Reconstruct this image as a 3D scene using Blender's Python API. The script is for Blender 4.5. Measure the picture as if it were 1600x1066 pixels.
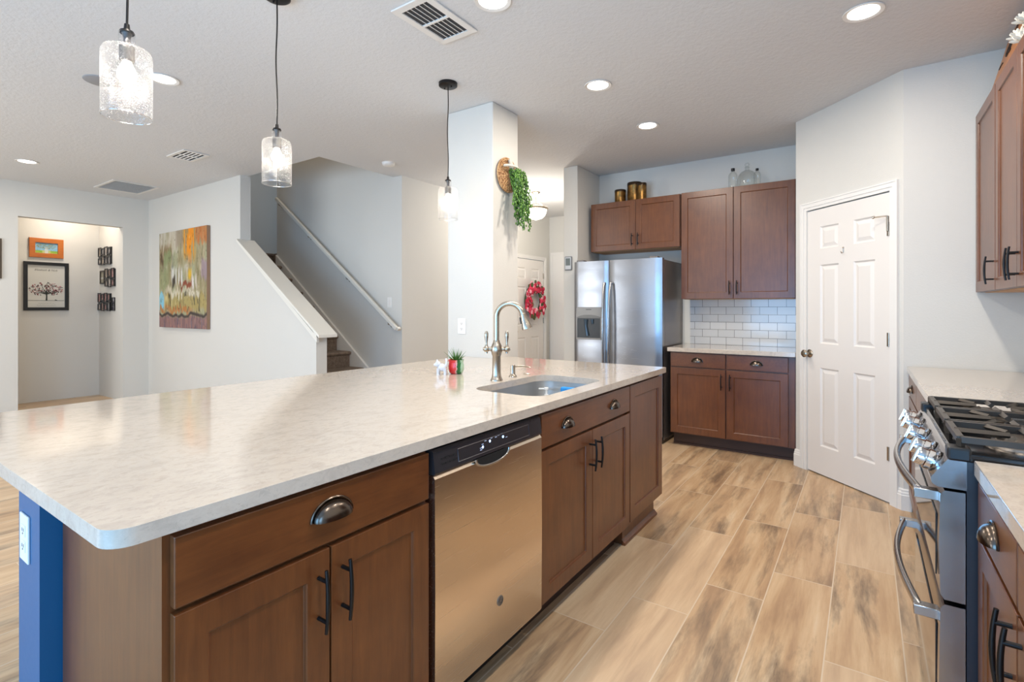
import bpy, bmesh, math, random
from mathutils import Vector, Matrix
random.seed(7)
for o in list(bpy.data.objects): bpy.data.objects.remove(o, do_unlink=True)
SC = bpy.context.scene
COL = SC.collection
PI = math.pi
CEIL = 2.796

# ------------------------------------------------------------------ camera
cam_data = bpy.data.cameras.new('camera'); cam = bpy.data.objects.new('camera', cam_data); COL.objects.link(cam)
cam.location = (0, 0, 1.285); cam.rotation_euler = (PI/2, 0, math.radians(34.62))
cam_data.sensor_width = 36; cam_data.lens = 18; cam_data.shift_y = -52.2/1600
cam_data.clip_start = .02
SC.camera = cam
# ------------------------------------------------------------------ world, daylight, exposure
W = bpy.data.worlds.new('world'); SC.world = W; W.use_nodes = True
W.node_tree.nodes['Background'].inputs[0].default_value = (.55, .75, 1, 1)
W.node_tree.nodes['Background'].inputs[1].default_value = 1.0
SC.view_settings.view_transform = 'Standard'; SC.view_settings.look = 'None'
SC.view_settings.exposure = -0.12; SC.view_settings.gamma = 1; SC.view_settings.use_curve_mapping = False

def area(name, loc, rot, sx, sy, power, color, shape='RECTANGLE', spread=PI):
    l = bpy.data.lights.new(name, 'AREA'); l.shape = shape; l.size = sx
    if shape in ('RECTANGLE', 'ELLIPSE'): l.size_y = sy
    l.energy = power; l.color = color; l.spread = spread
    o = bpy.data.objects.new(name, l); COL.objects.link(o); o.location = loc; o.rotation_euler = rot
    return o
# daylight entering by the sliding door behind the camera and the living room windows
area('daylight_sliding_door', (-1.1, -2.86, 1.1), (PI/2, 0, 0), 2.5, 2.0, 150, (.20, .54, 1))
area('daylight_living_window', (-5.5, -2.86, 1.35), (PI/2, 0, 0), 3.4, 1.7, 150, (.88, .95, 1))
area('daylight_right_window', (.93, -1.5, 1.25), (0, PI/2, 0), 1.5, 1.6, 60, (.26, .58, 1))
CAN_W = 16; CAN_C = (1, .91, .80)

# ------------------------------------------------------------------ mesh builder
class MB:
    def __init__(s): s.v=[]; s.f=[]; s.mi=[]; s.m=0; s.T=None; s.col=None
    def add(s, vs, fs):
        b=len(s.v)
        for p in vs:
            p=Vector(p)
            if s.T is not None: p=s.T@p
            s.v.append(p)
        for f in fs: s.f.append([b+i for i in f]); s.mi.append(s.m)
        return s
    def box(s,x0,x1,y0,y1,z0,z1):
        if x0>x1: x0,x1=x1,x0
        if y0>y1: y0,y1=y1,y0
        if z0>z1: z0,z1=z1,z0
        v=[(x0,y0,z0),(x1,y0,z0),(x1,y1,z0),(x0,y1,z0),(x0,y0,z1),(x1,y0,z1),(x1,y1,z1),(x0,y1,z1)]
        return s.add(v,[(0,3,2,1),(4,5,6,7),(0,1,5,4),(1,2,6,5),(2,3,7,6),(3,0,4,7)])
    def prism(s,pts,d):  # closed polygon of 3d points extruded by vector d
        n=len(pts); d=Vector(d); p=[Vector(q) for q in pts]
        return s.add(p+[q+d for q in p],[list(range(n))[::-1],list(range(n,2*n))]+[(i,(i+1)%n,(i+1)%n+n,i+n) for i in range(n)])
    def lathe(s,prof,c=(0,0,0),axis=(0,0,1),seg=24,cap=True):
        a=Vector(axis).normalized(); u=a.orthogonal().normalized(); w=a.cross(u); c=Vector(c); vs=[];fs=[]
        n=len(prof)
        for r,z in prof:
            for k in range(seg):
                t=2*PI*k/seg; vs.append(c+a*z+(u*math.cos(t)+w*math.sin(t))*max(r,1e-5))
        for i in range(n-1):
            for k in range(seg):
                k2=(k+1)%seg; fs.append((i*seg+k,i*seg+k2,(i+1)*seg+k2,(i+1)*seg+k))
        if cap: fs.append(list(range(seg))[::-1]); fs.append([(n-1)*seg+k for k in range(seg)])
        return s.add(vs,fs)
    def cyl(s,c,r,h,axis=(0,0,1),seg=24): return s.lathe([(r,0),(r,h)],c,axis,seg)
    def tube(s,pts,r,seg=8,flat=1.0,up=None):
        P=[Vector(p) for p in pts]; n=len(P); R=r if isinstance(r,(list,tuple)) else [r]*n
        vs=[];fs=[]; pu=None
        for i,p in enumerate(P):
            t=(P[min(i+1,n-1)]-P[max(i-1,0)]).normalized()
            if pu is None: u=(Vector(up)-t*t.dot(Vector(up))).normalized() if up is not None else t.orthogonal().normalized()
            else: u=(pu-t*t.dot(pu)).normalized()
            pu=u; w=t.cross(u)
            for k in range(seg):
                a=2*PI*(k+.5)/seg; vs.append(p+(u*math.cos(a)*flat+w*math.sin(a))*R[i])
        for i in range(n-1):
            for k in range(seg):
                k2=(k+1)%seg; fs.append((i*seg+k,i*seg+k2,(i+1)*seg+k2,(i+1)*seg+k))
        fs.append(list(range(seg))[::-1]); fs.append([(n-1)*seg+k for k in range(seg)])
        return s.add(vs,fs)
    def ball(s,c,r,seg=12,rings=8,sc=(1,1,1)):
        vs=[];fs=[]
        for i in range(rings+1):
            t=PI*i/rings
            for k in range(seg):
                a=2*PI*k/seg; vs.append((c[0]+r*sc[0]*math.sin(t)*math.cos(a),c[1]+r*sc[1]*math.sin(t)*math.sin(a),c[2]-r*sc[2]*math.cos(t)))
        for i in range(rings):
            for k in range(seg):
                k2=(k+1)%seg; fs.append((i*seg+k,i*seg+k2,(i+1)*seg+k2,(i+1)*seg+k))
        return s.add(vs,fs)

def wloc(o):
    L=Vector((0,0,0))
    while o is not None: L+=o.location; o=o.parent
    return L
def mk(name, mb, mats, parent=None, smooth=None, bevel=0, origin=None, merge=True, segs=2):
    """one mesh object; vertices are given in world space"""
    me=bpy.data.meshes.new(name)
    base = wloc(parent) if parent is not None else Vector((0,0,0))
    if origin is None:
        xs=[p.x for p in mb.v]; ys=[p.y for p in mb.v]; zs=[p.z for p in mb.v]
        origin=Vector(((min(xs)+max(xs))/2,(min(ys)+max(ys))/2,min(zs)))
    origin=Vector(origin)
    me.from_pydata([tuple(p-origin) for p in mb.v],[],mb.f)
    if not isinstance(mats,(list,tuple)): mats=[mats]
    for m in mats: me.materials.append(m)
    for p,i in zip(me.polygons,mb.mi): p.material_index=min(i,len(mats)-1)
    if merge:
        bm=bmesh.new(); bm.from_mesh(me); bmesh.ops.remove_doubles(bm,verts=bm.verts,dist=1e-5)
        bmesh.ops.recalc_face_normals(bm,faces=bm.faces); bm.to_mesh(me); bm.free()
    if smooth:
        for p in me.polygons: p.use_smooth=True
        me.set_sharp_from_angle(angle=math.radians(smooth))
    o=bpy.data.objects.new(name,me); COL.objects.link(o)
    if parent is not None: o.parent=parent
    o.location=origin-base
    if bevel:
        m=o.modifiers.new('bevel','BEVEL'); m.width=bevel; m.segments=segs; m.limit_method='ANGLE'; m.angle_limit=math.radians(40)
    return o
def tag(o,label=None,cat=None,group=None,kind=None):
    if label: o['label']=label
    if cat: o['category']=cat
    if group: o['group']=group
    if kind: o['kind']=kind
    return o
def thing(name,label,cat,loc,group=None):
    o=bpy.data.objects.new(name,None); COL.objects.link(o); o.location=loc; o.empty_display_size=.1
    return tag(o,label,cat,group)
def struct(name,mb,mat,label=None,parent=None,**k):
    o=mk(name,mb,mat,parent,**k)
    if parent is None: o['kind']='structure'
    if label: o['label']=label
    return o
def copy_tree(src,loc=None,parent=None):
    c=src.copy(); COL.objects.link(c)
    if parent is not None: c.parent=parent
    if loc is not None: c.location=loc
    for ch in src.children: copy_tree(ch,None,c)
    return c

# ------------------------------------------------------------------ materials
def s2l(r,g,b): 
    f=lambda c:(c/255/12.92 if c/255<=.04045 else ((c/255+.055)/1.055)**2.4)
    return (f(r),f(g),f(b),1)
class NT:
    def __init__(s,name):
        s.m=bpy.data.materials.new(name); s.m.use_nodes=True; s.t=s.m.node_tree; s.n=s.t.nodes
        s.b=s.n['Principled BSDF']; s.out=s.n['Material Output']
    def new(s,ty,**k):
        n=s.n.new(ty)
        for a,b in k.items(): setattr(n,a,b)
        return n
    def link(s,a,b): s.t.links.new(a,b)
    def math(s,op,a,b=None,c=None):
        n=s.n.new('ShaderNodeMath'); n.operation=op
        for i,x in enumerate((a,b,c)):
            if x is None: continue
            if isinstance(x,(int,float)): n.inputs[i].default_value=x
            else: s.link(x,n.inputs[i])
        return n.outputs[0]
    def mix(s,f,a,b,bt='MIX'):
        n=s.n.new('ShaderNodeMix'); n.data_type='RGBA'; n.blend_type=bt
        for i,x in ((0,f),(6,a),(7,b)):
            if isinstance(x,(int,float)): n.inputs[i].default_value=x
            elif isinstance(x,tuple): n.inputs[i].default_value=x
            else: s.link(x,n.inputs[i])
        return n.outputs[2]
    def ramp(s,f,stops):
        n=s.n.new('ShaderNodeValToRGB'); e=n.color_ramp.elements
        while len(e)<len(stops): e.new(.5)
        for k,(p,c) in enumerate(stops): e[k].position=p; e[k].color=c
        s.link(f,n.inputs[0]); return n.outputs[0]
    def pos(s): return s.new('ShaderNodeNewGeometry').outputs['Position']
    def scaled(s,v,sc,off=(0,0,0)):
        n=s.new('ShaderNodeMapping'); n.inputs['Scale'].default_value=sc; n.inputs['Location'].default_value=off; s.link(v,n.inputs[0]); return n.outputs[0]
    def noise(s,v,scale,detail=3,rough=.5,dist=0):
        n=s.new('ShaderNodeTexNoise'); n.inputs['Scale'].default_value=scale; n.inputs['Detail'].default_value=detail
        n.inputs['Roughness'].default_value=rough; n.inputs['Distortion'].default_value=dist; s.link(v,n.inputs['Vector']); return n.outputs['Fac']
    def bump(s,h,st,dist=.01):
        n=s.new('ShaderNodeBump'); n.inputs['Strength'].default_value=st; n.inputs['Distance'].default_value=dist
        s.link(h,n.inputs['Height']); s.link(n.outputs[0],s.b.inputs['Normal'])
    def set(s,**k):
        for a,x in k.items():
            i=s.b.inputs[a.replace('_',' ')]
            if isinstance(x,(int,float,tuple)): i.default_value=x
            else: s.link(x,i)
        return s
def plain(name,rgb,rough=.5,metal=0,**k):
    t=NT(name); t.set(Base_Color=s2l(*rgb),Roughness=rough,Metallic=metal,**k)
    nz=t.noise(t.pos(),60,2); t.set(Roughness=t.math('ADD',t.math('MULTIPLY',nz,.06),rough-.03)); return t.m
def emis(name,rgb,st):
    t=NT(name); t.set(Base_Color=(1,1,1,1),Emission_Color=s2l(*rgb),Emission_Strength=st); return t.m

def wallmat(name,rgb,bs,sc,rough=.75):
    t=NT(name); p=t.pos(); n1=t.noise(p,sc,4,.6); n2=t.noise(p,1.3,2)
    c=s2l(*rgb); d=tuple(x*.96 for x in c[:3])+(1,)
    t.set(Base_Color=t.mix(n2,d,c),Roughness=rough); t.bump(n1,bs,.004); return t.m
M_wall=wallmat('wall_paint',(213,210,203),.25,110)
M_ceil=wallmat('ceiling_paint',(216,217,218),.9,42,.85)
M_trim=plain('white_trim',(228,225,220),.38)
M_door=plain('white_door',(226,221,215),.42)
M_blue=plain('blue_paint',(0,84,128),.5)

def wood(name,c1,c2,vertical=True,rough=.34):
    t=NT(name); p=t.pos()
    g=t.noise(t.scaled(p,(14,14,1.2) if vertical else (14,1.2,14)),4,5,.6,.4)
    f=t.noise(t.scaled(p,(220,220,10) if vertical else (220,10,220)),3,2)
    b=t.noise(p,6,3,.6)
    f1=t.math('ADD',t.math('MULTIPLY',g,.55),t.math('MULTIPLY',b,.45))
    c=t.ramp(f1,[(.3,s2l(*c1)),(.72,s2l(*c2))])
    c=t.mix(t.math('MULTIPLY',f,.25),c,s2l(int(c1[0]*.7),int(c1[1]*.7),int(c1[2]*.7)))
    t.set(Base_Color=c,Roughness=rough,Coat_Weight=.25,Coat_Roughness=.25); t.bump(f,.04,.001); return t.m
M_wood=wood('stained_cabinet_wood',(84,43,19),(122,71,34))
M_woodh=wood('stained_cabinet_wood_horizontal',(84,43,19),(122,71,34),False)
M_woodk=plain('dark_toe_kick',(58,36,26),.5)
M_ply=plain('cabinet_underside_maple',(190,140,84),.5)
M_black=plain('black_plastic',(18,19,22),.35)
M_gap=plain('dark_gap',(10,10,12),.8)
M_bronze=plain('oil_rubbed_bronze',(98,88,80),.24,1.0)
M_hblack=plain('matte_black_pull',(26,23,22),.35,.4)
M_iron=plain('cast_iron',(62,55,48),.38,.25)
M_nickel=plain('brushed_nickel',(176,166,152),.26,1)
M_chrome=plain('chrome',(205,205,208),.08,1)
def steel(name,rgb,rough,axis,wav=0):
    t=NT(name); p=t.pos(); sc={'x':(3,400,400),'y':(400,3,400),'z':(400,400,3)}[axis]
    f=t.noise(t.scaled(p,sc),1,2); b=t.noise(p,2.2,2)
    c=s2l(*rgb); d=tuple(x*.86 for x in c[:3])+(1,)
    t.set(Base_Color=t.mix(b,d,c),Metallic=1.0,Roughness=t.math('ADD',t.math('MULTIPLY',f,.12),rough-.06),Anisotropic=.4)
    h=t.math('MULTIPLY',t.noise(t.scaled(p,(1,1,2.2)),2.6,1),wav); t.bump(h,.06,.02); return t.m
M_fridge=steel('fridge_stainless',(168,168,172),.30,'x',5.0)
M_steel=steel('stainless',(190,188,186),.24,'y')
M_dw=steel('dishwasher_stainless',(232,216,196),.25,'y',1.0)
M_sink=steel('sink_stainless',(206,202,196),.42,'y')
M_fside=plain('fridge_side_grey',(120,114,112),.22,.35)

def quartz():
    t=NT('quartz_worktop'); p=t.pos()
    v=t.noise(t.scaled(p,(7,4,5)),2.5,6,.75,.5); w=t.noise(t.scaled(p,(1,.6,1)),46,5,.75,.4); s=t.noise(t.scaled(p,(30,16,30)),2,4,.7)
    c=t.ramp(v,[(.32,s2l(178,166,153)),(.52,s2l(196,184,170)),(.68,s2l(186,172,157))])
    c=t.mix(t.math('MULTIPLY',t.math('GREATER_THAN',w,.56),.28),c,s2l(150,140,130))
    c=t.mix(t.math('MULTIPLY',s,.30),c,s2l(214,206,196))
    t.set(Base_Color=c,Roughness=.11,Specular_IOR_Level=.55,Coat_Weight=.3,Coat_Roughness=.04); return t.m
M_quartz=quartz()

def floormat():
    t=NT('wood_look_floor_tile'); p=t.pos(); sep=t.new('ShaderNodeSeparateXYZ'); t.link(p,sep.inputs[0]); X,Y=sep.outputs[0],sep.outputs[1]
    W_,L_=.2425,.885
    cx=t.math('DIVIDE',t.math('ADD',X,1.095+W_*40),W_); ci=t.math('FLOOR',cx); fx=t.math('FRACT',cx)
    cy=t.math('SUBTRACT',t.math('DIVIDE',t.math('ADD',Y,L_*20-.115),L_),t.math('MULTIPLY',t.math('SUBTRACT',ci,40),.3333))
    yi=t.math('FLOOR',cy); fy=t.math('FRACT',cy)
    def edge(f,w): return t.math('LESS_THAN',t.math('MINIMUM',f,t.math('SUBTRACT',1,f)),w)
    gr=t.math('MAXIMUM',edge(fx,.0098),edge(fy,.0027))
    cmb=t.new('ShaderNodeCombineXYZ'); t.link(ci,cmb.inputs[0]); t.link(yi,cmb.inputs[1])
    wn=t.new('ShaderNodeTexWhiteNoise'); wn.noise_dimensions='2D'; t.link(cmb.outputs[0],wn.inputs['Vector'])
    r=wn.outputs['Value']
    off=t.new('ShaderNodeCombineXYZ'); t.link(t.math('MULTIPLY',r,37.),off.inputs[0]); t.link(t.math('MULTIPLY',r,91.),off.inputs[1]); t.link(t.math('MULTIPLY',r,13.),off.inputs[2])
    add=t.new('ShaderNodeVectorMath'); add.operation='ADD'; t.link(p,add.inputs[0]); t.link(off.outputs[0],add.inputs[1]); q=add.outputs[0]
    g=t.noise(t.scaled(q,(9.,.8,1)),1.6,5,.60,.35)
    fine=t.noise(t.scaled(q,(90,5,1)),2,5,.72,.15)
    blot=t.noise(t.scaled(q,(4.6,.75,1)),1.5,6,.66,.25)
    c=t.ramp(g,[(.30,s2l(160,126,94)),(.46,s2l(192,158,120)),(.60,s2l(210,180,142)),(.75,s2l(222,200,168))])
    dk=t.ramp(blot,[(.50,(0,0,0,1)),(.66,(1,1,1,1))])
    dsep=t.new('ShaderNodeSeparateColor'); t.link(dk,dsep.inputs[0])
    amt=t.math('MULTIPLY',dsep.outputs[0],t.math('MULTIPLY',t.math('GREATER_THAN',r,.22),1.0))
    c=t.mix(t.math('MULTIPLY',amt,t.math('ADD',.36,fine)),c,s2l(88,72,58))
    c=t.mix(t.math('MULTIPLY',fine,.38),c,s2l(158,126,96))
    c=t.mix(t.math('MULTIPLY',t.math('SUBTRACT',1,r),.22),c,s2l(228,208,182))
    c=t.mix(gr,c,s2l(206,186,160))
    t.set(Base_Color=c,Roughness=t.math('ADD',.30,t.math('MULTIPLY',fine,.15))); 
    t.bump(t.math('SUBTRACT',t.math('MULTIPLY',fine,.12),gr),.25,.002); return t.m
M_floor=floormat()

def subway():
    t=NT('white_subway_tile'); p=t.pos(); sep=t.new('ShaderNodeSeparateXYZ'); t.link(p,sep.inputs[0])
    cmb=t.new('ShaderNodeCombineXYZ'); t.link(sep.outputs[0],cmb.inputs[0]); t.link(t.math('SUBTRACT',sep.outputs[2],.914),cmb.inputs[1])
    b=t.new('ShaderNodeTexBrick'); b.inputs['Scale'].default_value=1; b.inputs['Brick Width'].default_value=.152; b.inputs['Row Height'].default_value=.0755
    b.inputs['Mortar Size'].default_value=.0018; b.inputs['Mortar Smooth'].default_value=.1; b.offset=.5
    b.inputs['Color1'].default_value=s2l(226,224,220); b.inputs['Color2'].default_value=s2l(218,217,214); b.inputs['Mortar'].default_value=s2l(120,116,110)
    t.link(cmb.outputs[0],b.inputs['Vector']); t.set(Base_Color=b.outputs['Color'],Roughness=.1)
    t.bump(t.math('SUBTRACT',1,b.outputs['Fac']),.4,.002); return t.m
M_tile=subway()
def thinglass(name,tint,edge,seed=0,base=.04):
    t=NT(name); t.n.remove(t.b); tr=t.new('ShaderNodeBsdfTransparent'); tr.inputs[0].default_value=tint; GT=tr
    gl=t.new('ShaderNodeBsdfGlossy'); gl.inputs['Roughness'].default_value=.05; df=t.new('ShaderNodeBsdfTranslucent'); df.inputs[0].default_value=(1,1,1,1)
    lw=t.new('ShaderNodeLayerWeight'); lw.inputs[0].default_value=.25
    m1=t.new('ShaderNodeMixShader'); m2=t.new('ShaderNodeMixShader')
    fac=t.math('ADD',t.math('MULTIPLY',lw.outputs['Facing'],edge),base)
    if seed:
        vo=t.new('ShaderNodeTexVoronoi'); vo.inputs['Scale'].default_value=seed; t.link(t.pos(),vo.inputs['Vector'])
        sp=t.math('LESS_THAN',vo.outputs['Distance'],.30); nz=t.math('GREATER_THAN',t.noise(t.pos(),35,2),.46)
        sp=t.math('MULTIPLY',sp,nz); fd=t.math('ADD',t.math('MULTIPLY',sp,.24),t.math('ADD',.012,t.math('MULTIPLY',lw.outputs['Facing'],.12)))
        bp=t.new('ShaderNodeBump'); bp.inputs['Strength'].default_value=.5; bp.inputs['Distance'].default_value=.002; t.link(vo.outputs['Distance'],bp.inputs['Height']); t.link(bp.outputs[0],gl.inputs['Normal'])
    else: fd=t.math('MULTIPLY',lw.outputs['Facing'],.12)
    if not seed and base<.1: t.link(t.ramp(lw.outputs['Facing'],[(.55,tint),(.95,(.30,.31,.29,1))]),tr.inputs[0])
    t.link(fd,m1.inputs[0]); t.link(tr.outputs[0],m1.inputs[1]); t.link(df.outputs[0],m1.inputs[2])
    t.link(fac,m2.inputs[0]); t.link(m1.outputs[0],m2.inputs[1]); t.link(gl.outputs[0],m2.inputs[2]); t.link(m2.outputs[0],t.out.inputs[0]); return t.m
M_seed=thinglass('seeded_glass',(.95,.95,.95,1),.25,260)
M_glass=thinglass('clear_glass',(.97,.98,.97,1),.75)
M_cream=plain('cream_trim',(226,222,212),.45)
def carpet():
    t=NT('brown_carpet'); p=t.pos(); n=t.noise(p,170,3,.7); b=t.noise(p,30,3)
    t.set(Base_Color=t.ramp(t.math('ADD',t.math('MULTIPLY',n,.7),t.math('MULTIPLY',b,.3)),[(.35,s2l(92,76,64)),(.65,s2l(152,134,118))]),Roughness=.95); t.bump(n,.8,.006); return t.m
M_carpet=carpet()
def vcol(name,rough=.6):
    t=NT(name); a=t.new('ShaderNodeVertexColor'); a.layer_name='Col'; t.set(Base_Color=a.outputs[0],Roughness=rough); return t.m
M_canvas=vcol('painted_canvas',.7); M_print=vcol('printed_paper',.5)
M_lampon=emis('lamp_lens_glow',(255,248,236),9)
M_bulb=emis('bulb_glow',(255,246,230),14)
M_bowl=emis('foyer_bowl_glow',(255,240,216),7)
M_led=emis('blue_led',(150,190,255),6)

# ================================================================== SETTING
struct('floor',MB().box(-9.7,1.0,-2.95,7.6,-.1,0),M_floor)
c=MB()
c.box(-8.465,1.0,-2.95,3.12,CEIL,CEIL+.3); c.box(-4.5,1.0,3.12,7.6,CEIL,CEIL+.3); c.box(-9.7,-8.465,.6,2.95,CEIL,CEIL+.3)
struct('ceiling',c,M_ceil)
w=MB(); w.box(-2.515,.1,5.41,5.53,0,CEIL); struct('wall_kitchen_back',w,M_wall)
struct('wall_wing',MB().box(-2.684,-2.515,4.865,5.53,0,CEIL),M_wall,bevel=.008)
struct('wall_column',MB().box(-2.68,-2.243,3.0,3.333,0,CEIL),M_wall,bevel=.008)
struct('wall_right',MB().box(.86,.98,-.7,4.3,0,CEIL).box(.86,.98,-2.95,-2.35,0,CEIL).box(.86,.98,-2.35,-.7,0,.5).box(.86,.98,-2.35,-.7,2.05,CEIL),M_wall)
struct('wall_pantry_right',MB().box(.198,.86,4.087,4.2,0,CEIL),M_wall)
struct('wall_pantry_left',MB().box(-.467,-.36,4.78,5.41,0,CEIL),M_wall)
# diagonal pantry wall, local frame: s along wall, n into the pantry
PX,PY=-.467,4.752
DT=Matrix.Translation((PX,PY,0))@Matrix.Rotation(-PI/4,4,'Z')
w=MB(); w.T=DT
w.box(0,.128,0,.11,0,CEIL); w.box(.850,.9405,0,.11,0,CEIL); w.box(.128,.850,0,.11,2.05,CEIL)
struct('wall_pantry_diagonal',w,M_wall)
# living room side
w=MB(); w.box(-8.345,-5.86,3.04,3.16,0,CEIL)
# slope of the half wall
def capz(x): return 1.045+(-4.36-x)*.680
w.prism([(-5.86,3.04,0),(-4.43,3.04,0),(-4.43,3.04,capz(-4.43)-.03),(-5.86,3.04,capz(-5.86)-.03)],(0,.12,0))
struct('wall_living',w,M_wall,merge=True)
w=MB()
for (a,b,z0) in ((-4.325,-5.86,0),):
    w.prism([(a,2.995,capz(a)-.028),(a,2.995,capz(a)),(b,2.995,capz(b)),(b,2.995,capz(b)-.028)],(0,.045,0))
    w.prism([(a,3.04,capz(a)-.028),(a,3.04,capz(a)),(-5.86,3.04,capz(-5.86)),(-5.86,3.04,capz(-5.86)-.028)],(0,.12,0))
    w.prism([(a,3.16,capz(a)-.028),(a,3.16,capz(a)),(b,3.16,capz(b)),(b,3.16,capz(b)-.028)],(0,.045,0))
    w.prism([(a-.06,3.015,capz(a)-.075),(a-.06,3.015,capz(a)-.02),(b,3.015,capz(b)-.028),(b,3.015,capz(b)-.055)],(0,.025,0))
    w.box(-4.43,-4.385,3.01,3.19,capz(-4.4)-.075,capz(-4.4)-.02)
struct('trim_1',w,M_cream,'cream sloping cap rail on top of the stair half wall')
w=MB()
w.box(-8.465,-8.345,-2.95,1.683,0,CEIL); w.box(-8.465,-8.345,2.735,3.16,0,CEIL); w.box(-8.465,-8.345,1.683,2.735,2.383,CEIL)
struct('wall_left',w,M_wall)
struct('wall_hall_far',MB().box(-9.42,-9.30,.7,2.90,0,CEIL),M_wall)
struct('wall_hall_side',MB().box(-9.30,-8.465,2.755,2.90,0,CEIL),M_wall)
struct('wall_hall_near',MB().box(-9.30,-8.465,.7,.82,0,CEIL),M_wall)
# stairwell
struct('wall_stair',MB().box(-6.90,-4.36,4.10,4.22,0,5.2),M_wall)
struct('wall_stair_far',MB().box(-8.07,-7.95,3.16,5.4,0,5.2),M_wall)
struct('wall_stair_landing',MB().box(-7.95,-6.90,5.2,5.4,0,5.2),M_wall)
w=MB(); w.box(-8.07,-4.38,3.0,3.12,CEIL+.3,5.2); w.box(-4.5,-4.38,3.12,4.1,CEIL+.3,5.2)
struct('wall_stair_upper',w,M_wall)
struct('wall_foyer',MB().box(-4.48,-4.36,4.22,6.255,0,CEIL).box(-4.48,-4.36,7.215,7.52,0,CEIL).box(-4.48,-4.36,6.255,7.215,2.055,CEIL),M_wall)
struct('wall_foyer_end',MB().box(-4.36,-2.4,7.42,7.52,0,CEIL),M_wall)
struct('wall_foyer_right',MB().box(-2.64,-2.515,5.53,7.42,0,CEIL),M_wall)
struct('ceiling_stair',MB().box(-8.07,-4.38,3.0,5.4,5.2,5.3),M_ceil)
# rear wall with openings (behind the camera)
w=MB(); w.box(-8.465,-7.25,-2.95,-2.83,0,CEIL).box(-7.25,-3.75,-2.95,-2.83,0,.45).box(-7.25,-3.75,-2.95,-2.83,2.25,CEIL).box(-3.75,-2.4,-2.95,-2.83,0,CEIL).box(-2.4,.2,-2.95,-2.83,2.15,CEIL).box(.2,.98,-2.95,-2.83,0,CEIL)
struct('wall_rear',w,M_wall)
for n,(a,b,z0,z1) in enumerate(((-7.25,-3.75,.45,2.25),(-2.4,.2,0,2.15))):
    w=MB(); m=(a+b)/2
    for (p,q,r,s) in ((a,a+.05,z0,z1),(b-.05,b,z0,z1),(m-.025,m+.025,z0,z1),(a,b,z0,z0+.05),(a,b,z1-.05,z1)): w.box(p,q,-2.82,-2.77,r,s)
    struct('window_%d'%(n+1),w,M_trim)

w=MB().box(.87,.91,-2.35,-2.30,.5,2.05).box(.87,.91,-.75,-.7,.5,2.05).box(.87,.91,-2.3,-.75,.5,.55).box(.87,.91,-2.3,-.75,2.0,2.05)
struct('window_3',w,M_trim)
# baseboards
def bb_profile(mb,p0,p1,n,h=.135,t=.016):
    p0=Vector((p0[0],p0[1],0)); p1=Vector((p1[0],p1[1],0)); n=Vector((n[0],n[1],0)).normalized(); d=p1-p0
    pr=[(0,0),(t,0),(t,h*.70),(t*.75,h*.74),(t*.75,h*.80),(t*.45,h*.88),(t*.45,h*.94),(0.002,h),(0,h)]
    mb.prism([p0+n*a+Vector((0,0,z)) for a,z in pr],d)
w=MB(); n45=(-1,-1)
def dpt(s): return (PX+s*.70711,PY-s*.70711)
bb_profile(w,dpt(-.006),dpt(.070),n45); bb_profile(w,dpt(.908),dpt(.9405),n45); bb_profile(w,(.186,4.087),(.24,4.087),(0,-1)); struct('baseboard_pantry',w,M_trim)
w=MB(); bb_profile(w,(-2.68,3.0),(-2.243,3.0),(0,-1)); bb_profile(w,(-2.243,3.0),(-2.243,3.333),(1,0)); struct('baseboard_column',w,M_trim)
w=MB(); bb_profile(w,(-4.36,4.12),(-4.36,6.19),(1,0)); struct('baseboard_foyer',w,M_trim)
w=MB(); bb_profile(w,(-2.684,4.865),(-2.515,4.865),(0,-1)); struct('baseboard_wing',w,M_trim)

# ---- six panel doors
def rings(mb,O,u,n,a0,a1,b0,b1,steps):
    O=Vector(O);u=Vector(u);n=Vector(n);z=Vector((0,0,1))
    def ring(o,d): return [O+u*x+z*y+n*d for x,y in ((a0+o,b0+o),(a1-o,b0+o),(a1-o,b1-o),(a0+o,b1-o))]
    vs=[];fs=[]
    for o,d in steps: vs+=ring(o,d)
    for i in range(len(steps)-1):
        for k in range(4): k2=(k+1)%4; fs.append((i*4+k,i*4+k2,(i+1)*4+k2,(i+1)*4+k))
    l=(len(steps)-1)*4; fs.append((l,l+1,l+2,l+3)); mb.add(vs,fs)
def face_grid(mb,O,u,n,xs,zs,holes,steps,t):
    O=Vector(O);u=Vector(u);n=Vector(n);z=Vector((0,0,1))
    for i in range(len(xs)-1):
        for j in range(len(zs)-1):
            a0,a1,b0,b1=xs[i],xs[i+1],zs[j],zs[j+1]
            if (i,j) in holes: rings(mb,O,u,n,a0,a1,b0,b1,steps)
            else: mb.add([O+u*a0+z*b0,O+u*a1+z*b0,O+u*a1+z*b1,O+u*a0+z*b1],[(0,1,2,3)])
    a0,a1,b0,b1=xs[0],xs[-1],zs[0],zs[-1]
    # sides and back
    fx=xs; fz=zs
    for i in range(len(xs)-1):
        for b in (b0,b1): mb.add([O+u*fx[i]+z*b,O+u*fx[i+1]+z*b,O+u*fx[i+1]+z*b-n*t,O+u*fx[i]+z*b-n*t],[(0,1,2,3)])
    for j in range(len(zs)-1):
        for a in (a0,a1): mb.add([O+u*a+z*fz[j],O+u*a+z*fz[j+1],O+u*a+z*fz[j+1]-n*t,O+u*a+z*fz[j]-n*t],[(0,1,2,3)])
    for i in range(len(xs)-1):
        for j in range(len(zs)-1): mb.add([O+u*xs[i]+z*zs[j]-n*t,O+u*xs[i]+z*zs[j+1]-n*t,O+u*xs[i+1]+z*zs[j+1]-n*t,O+u*xs[i+1]+z*zs[j]-n*t],[(0,1,2,3)])
RS=[(0,0),(.010,-.010),(.016,-.010),(.040,-.002)]
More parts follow.
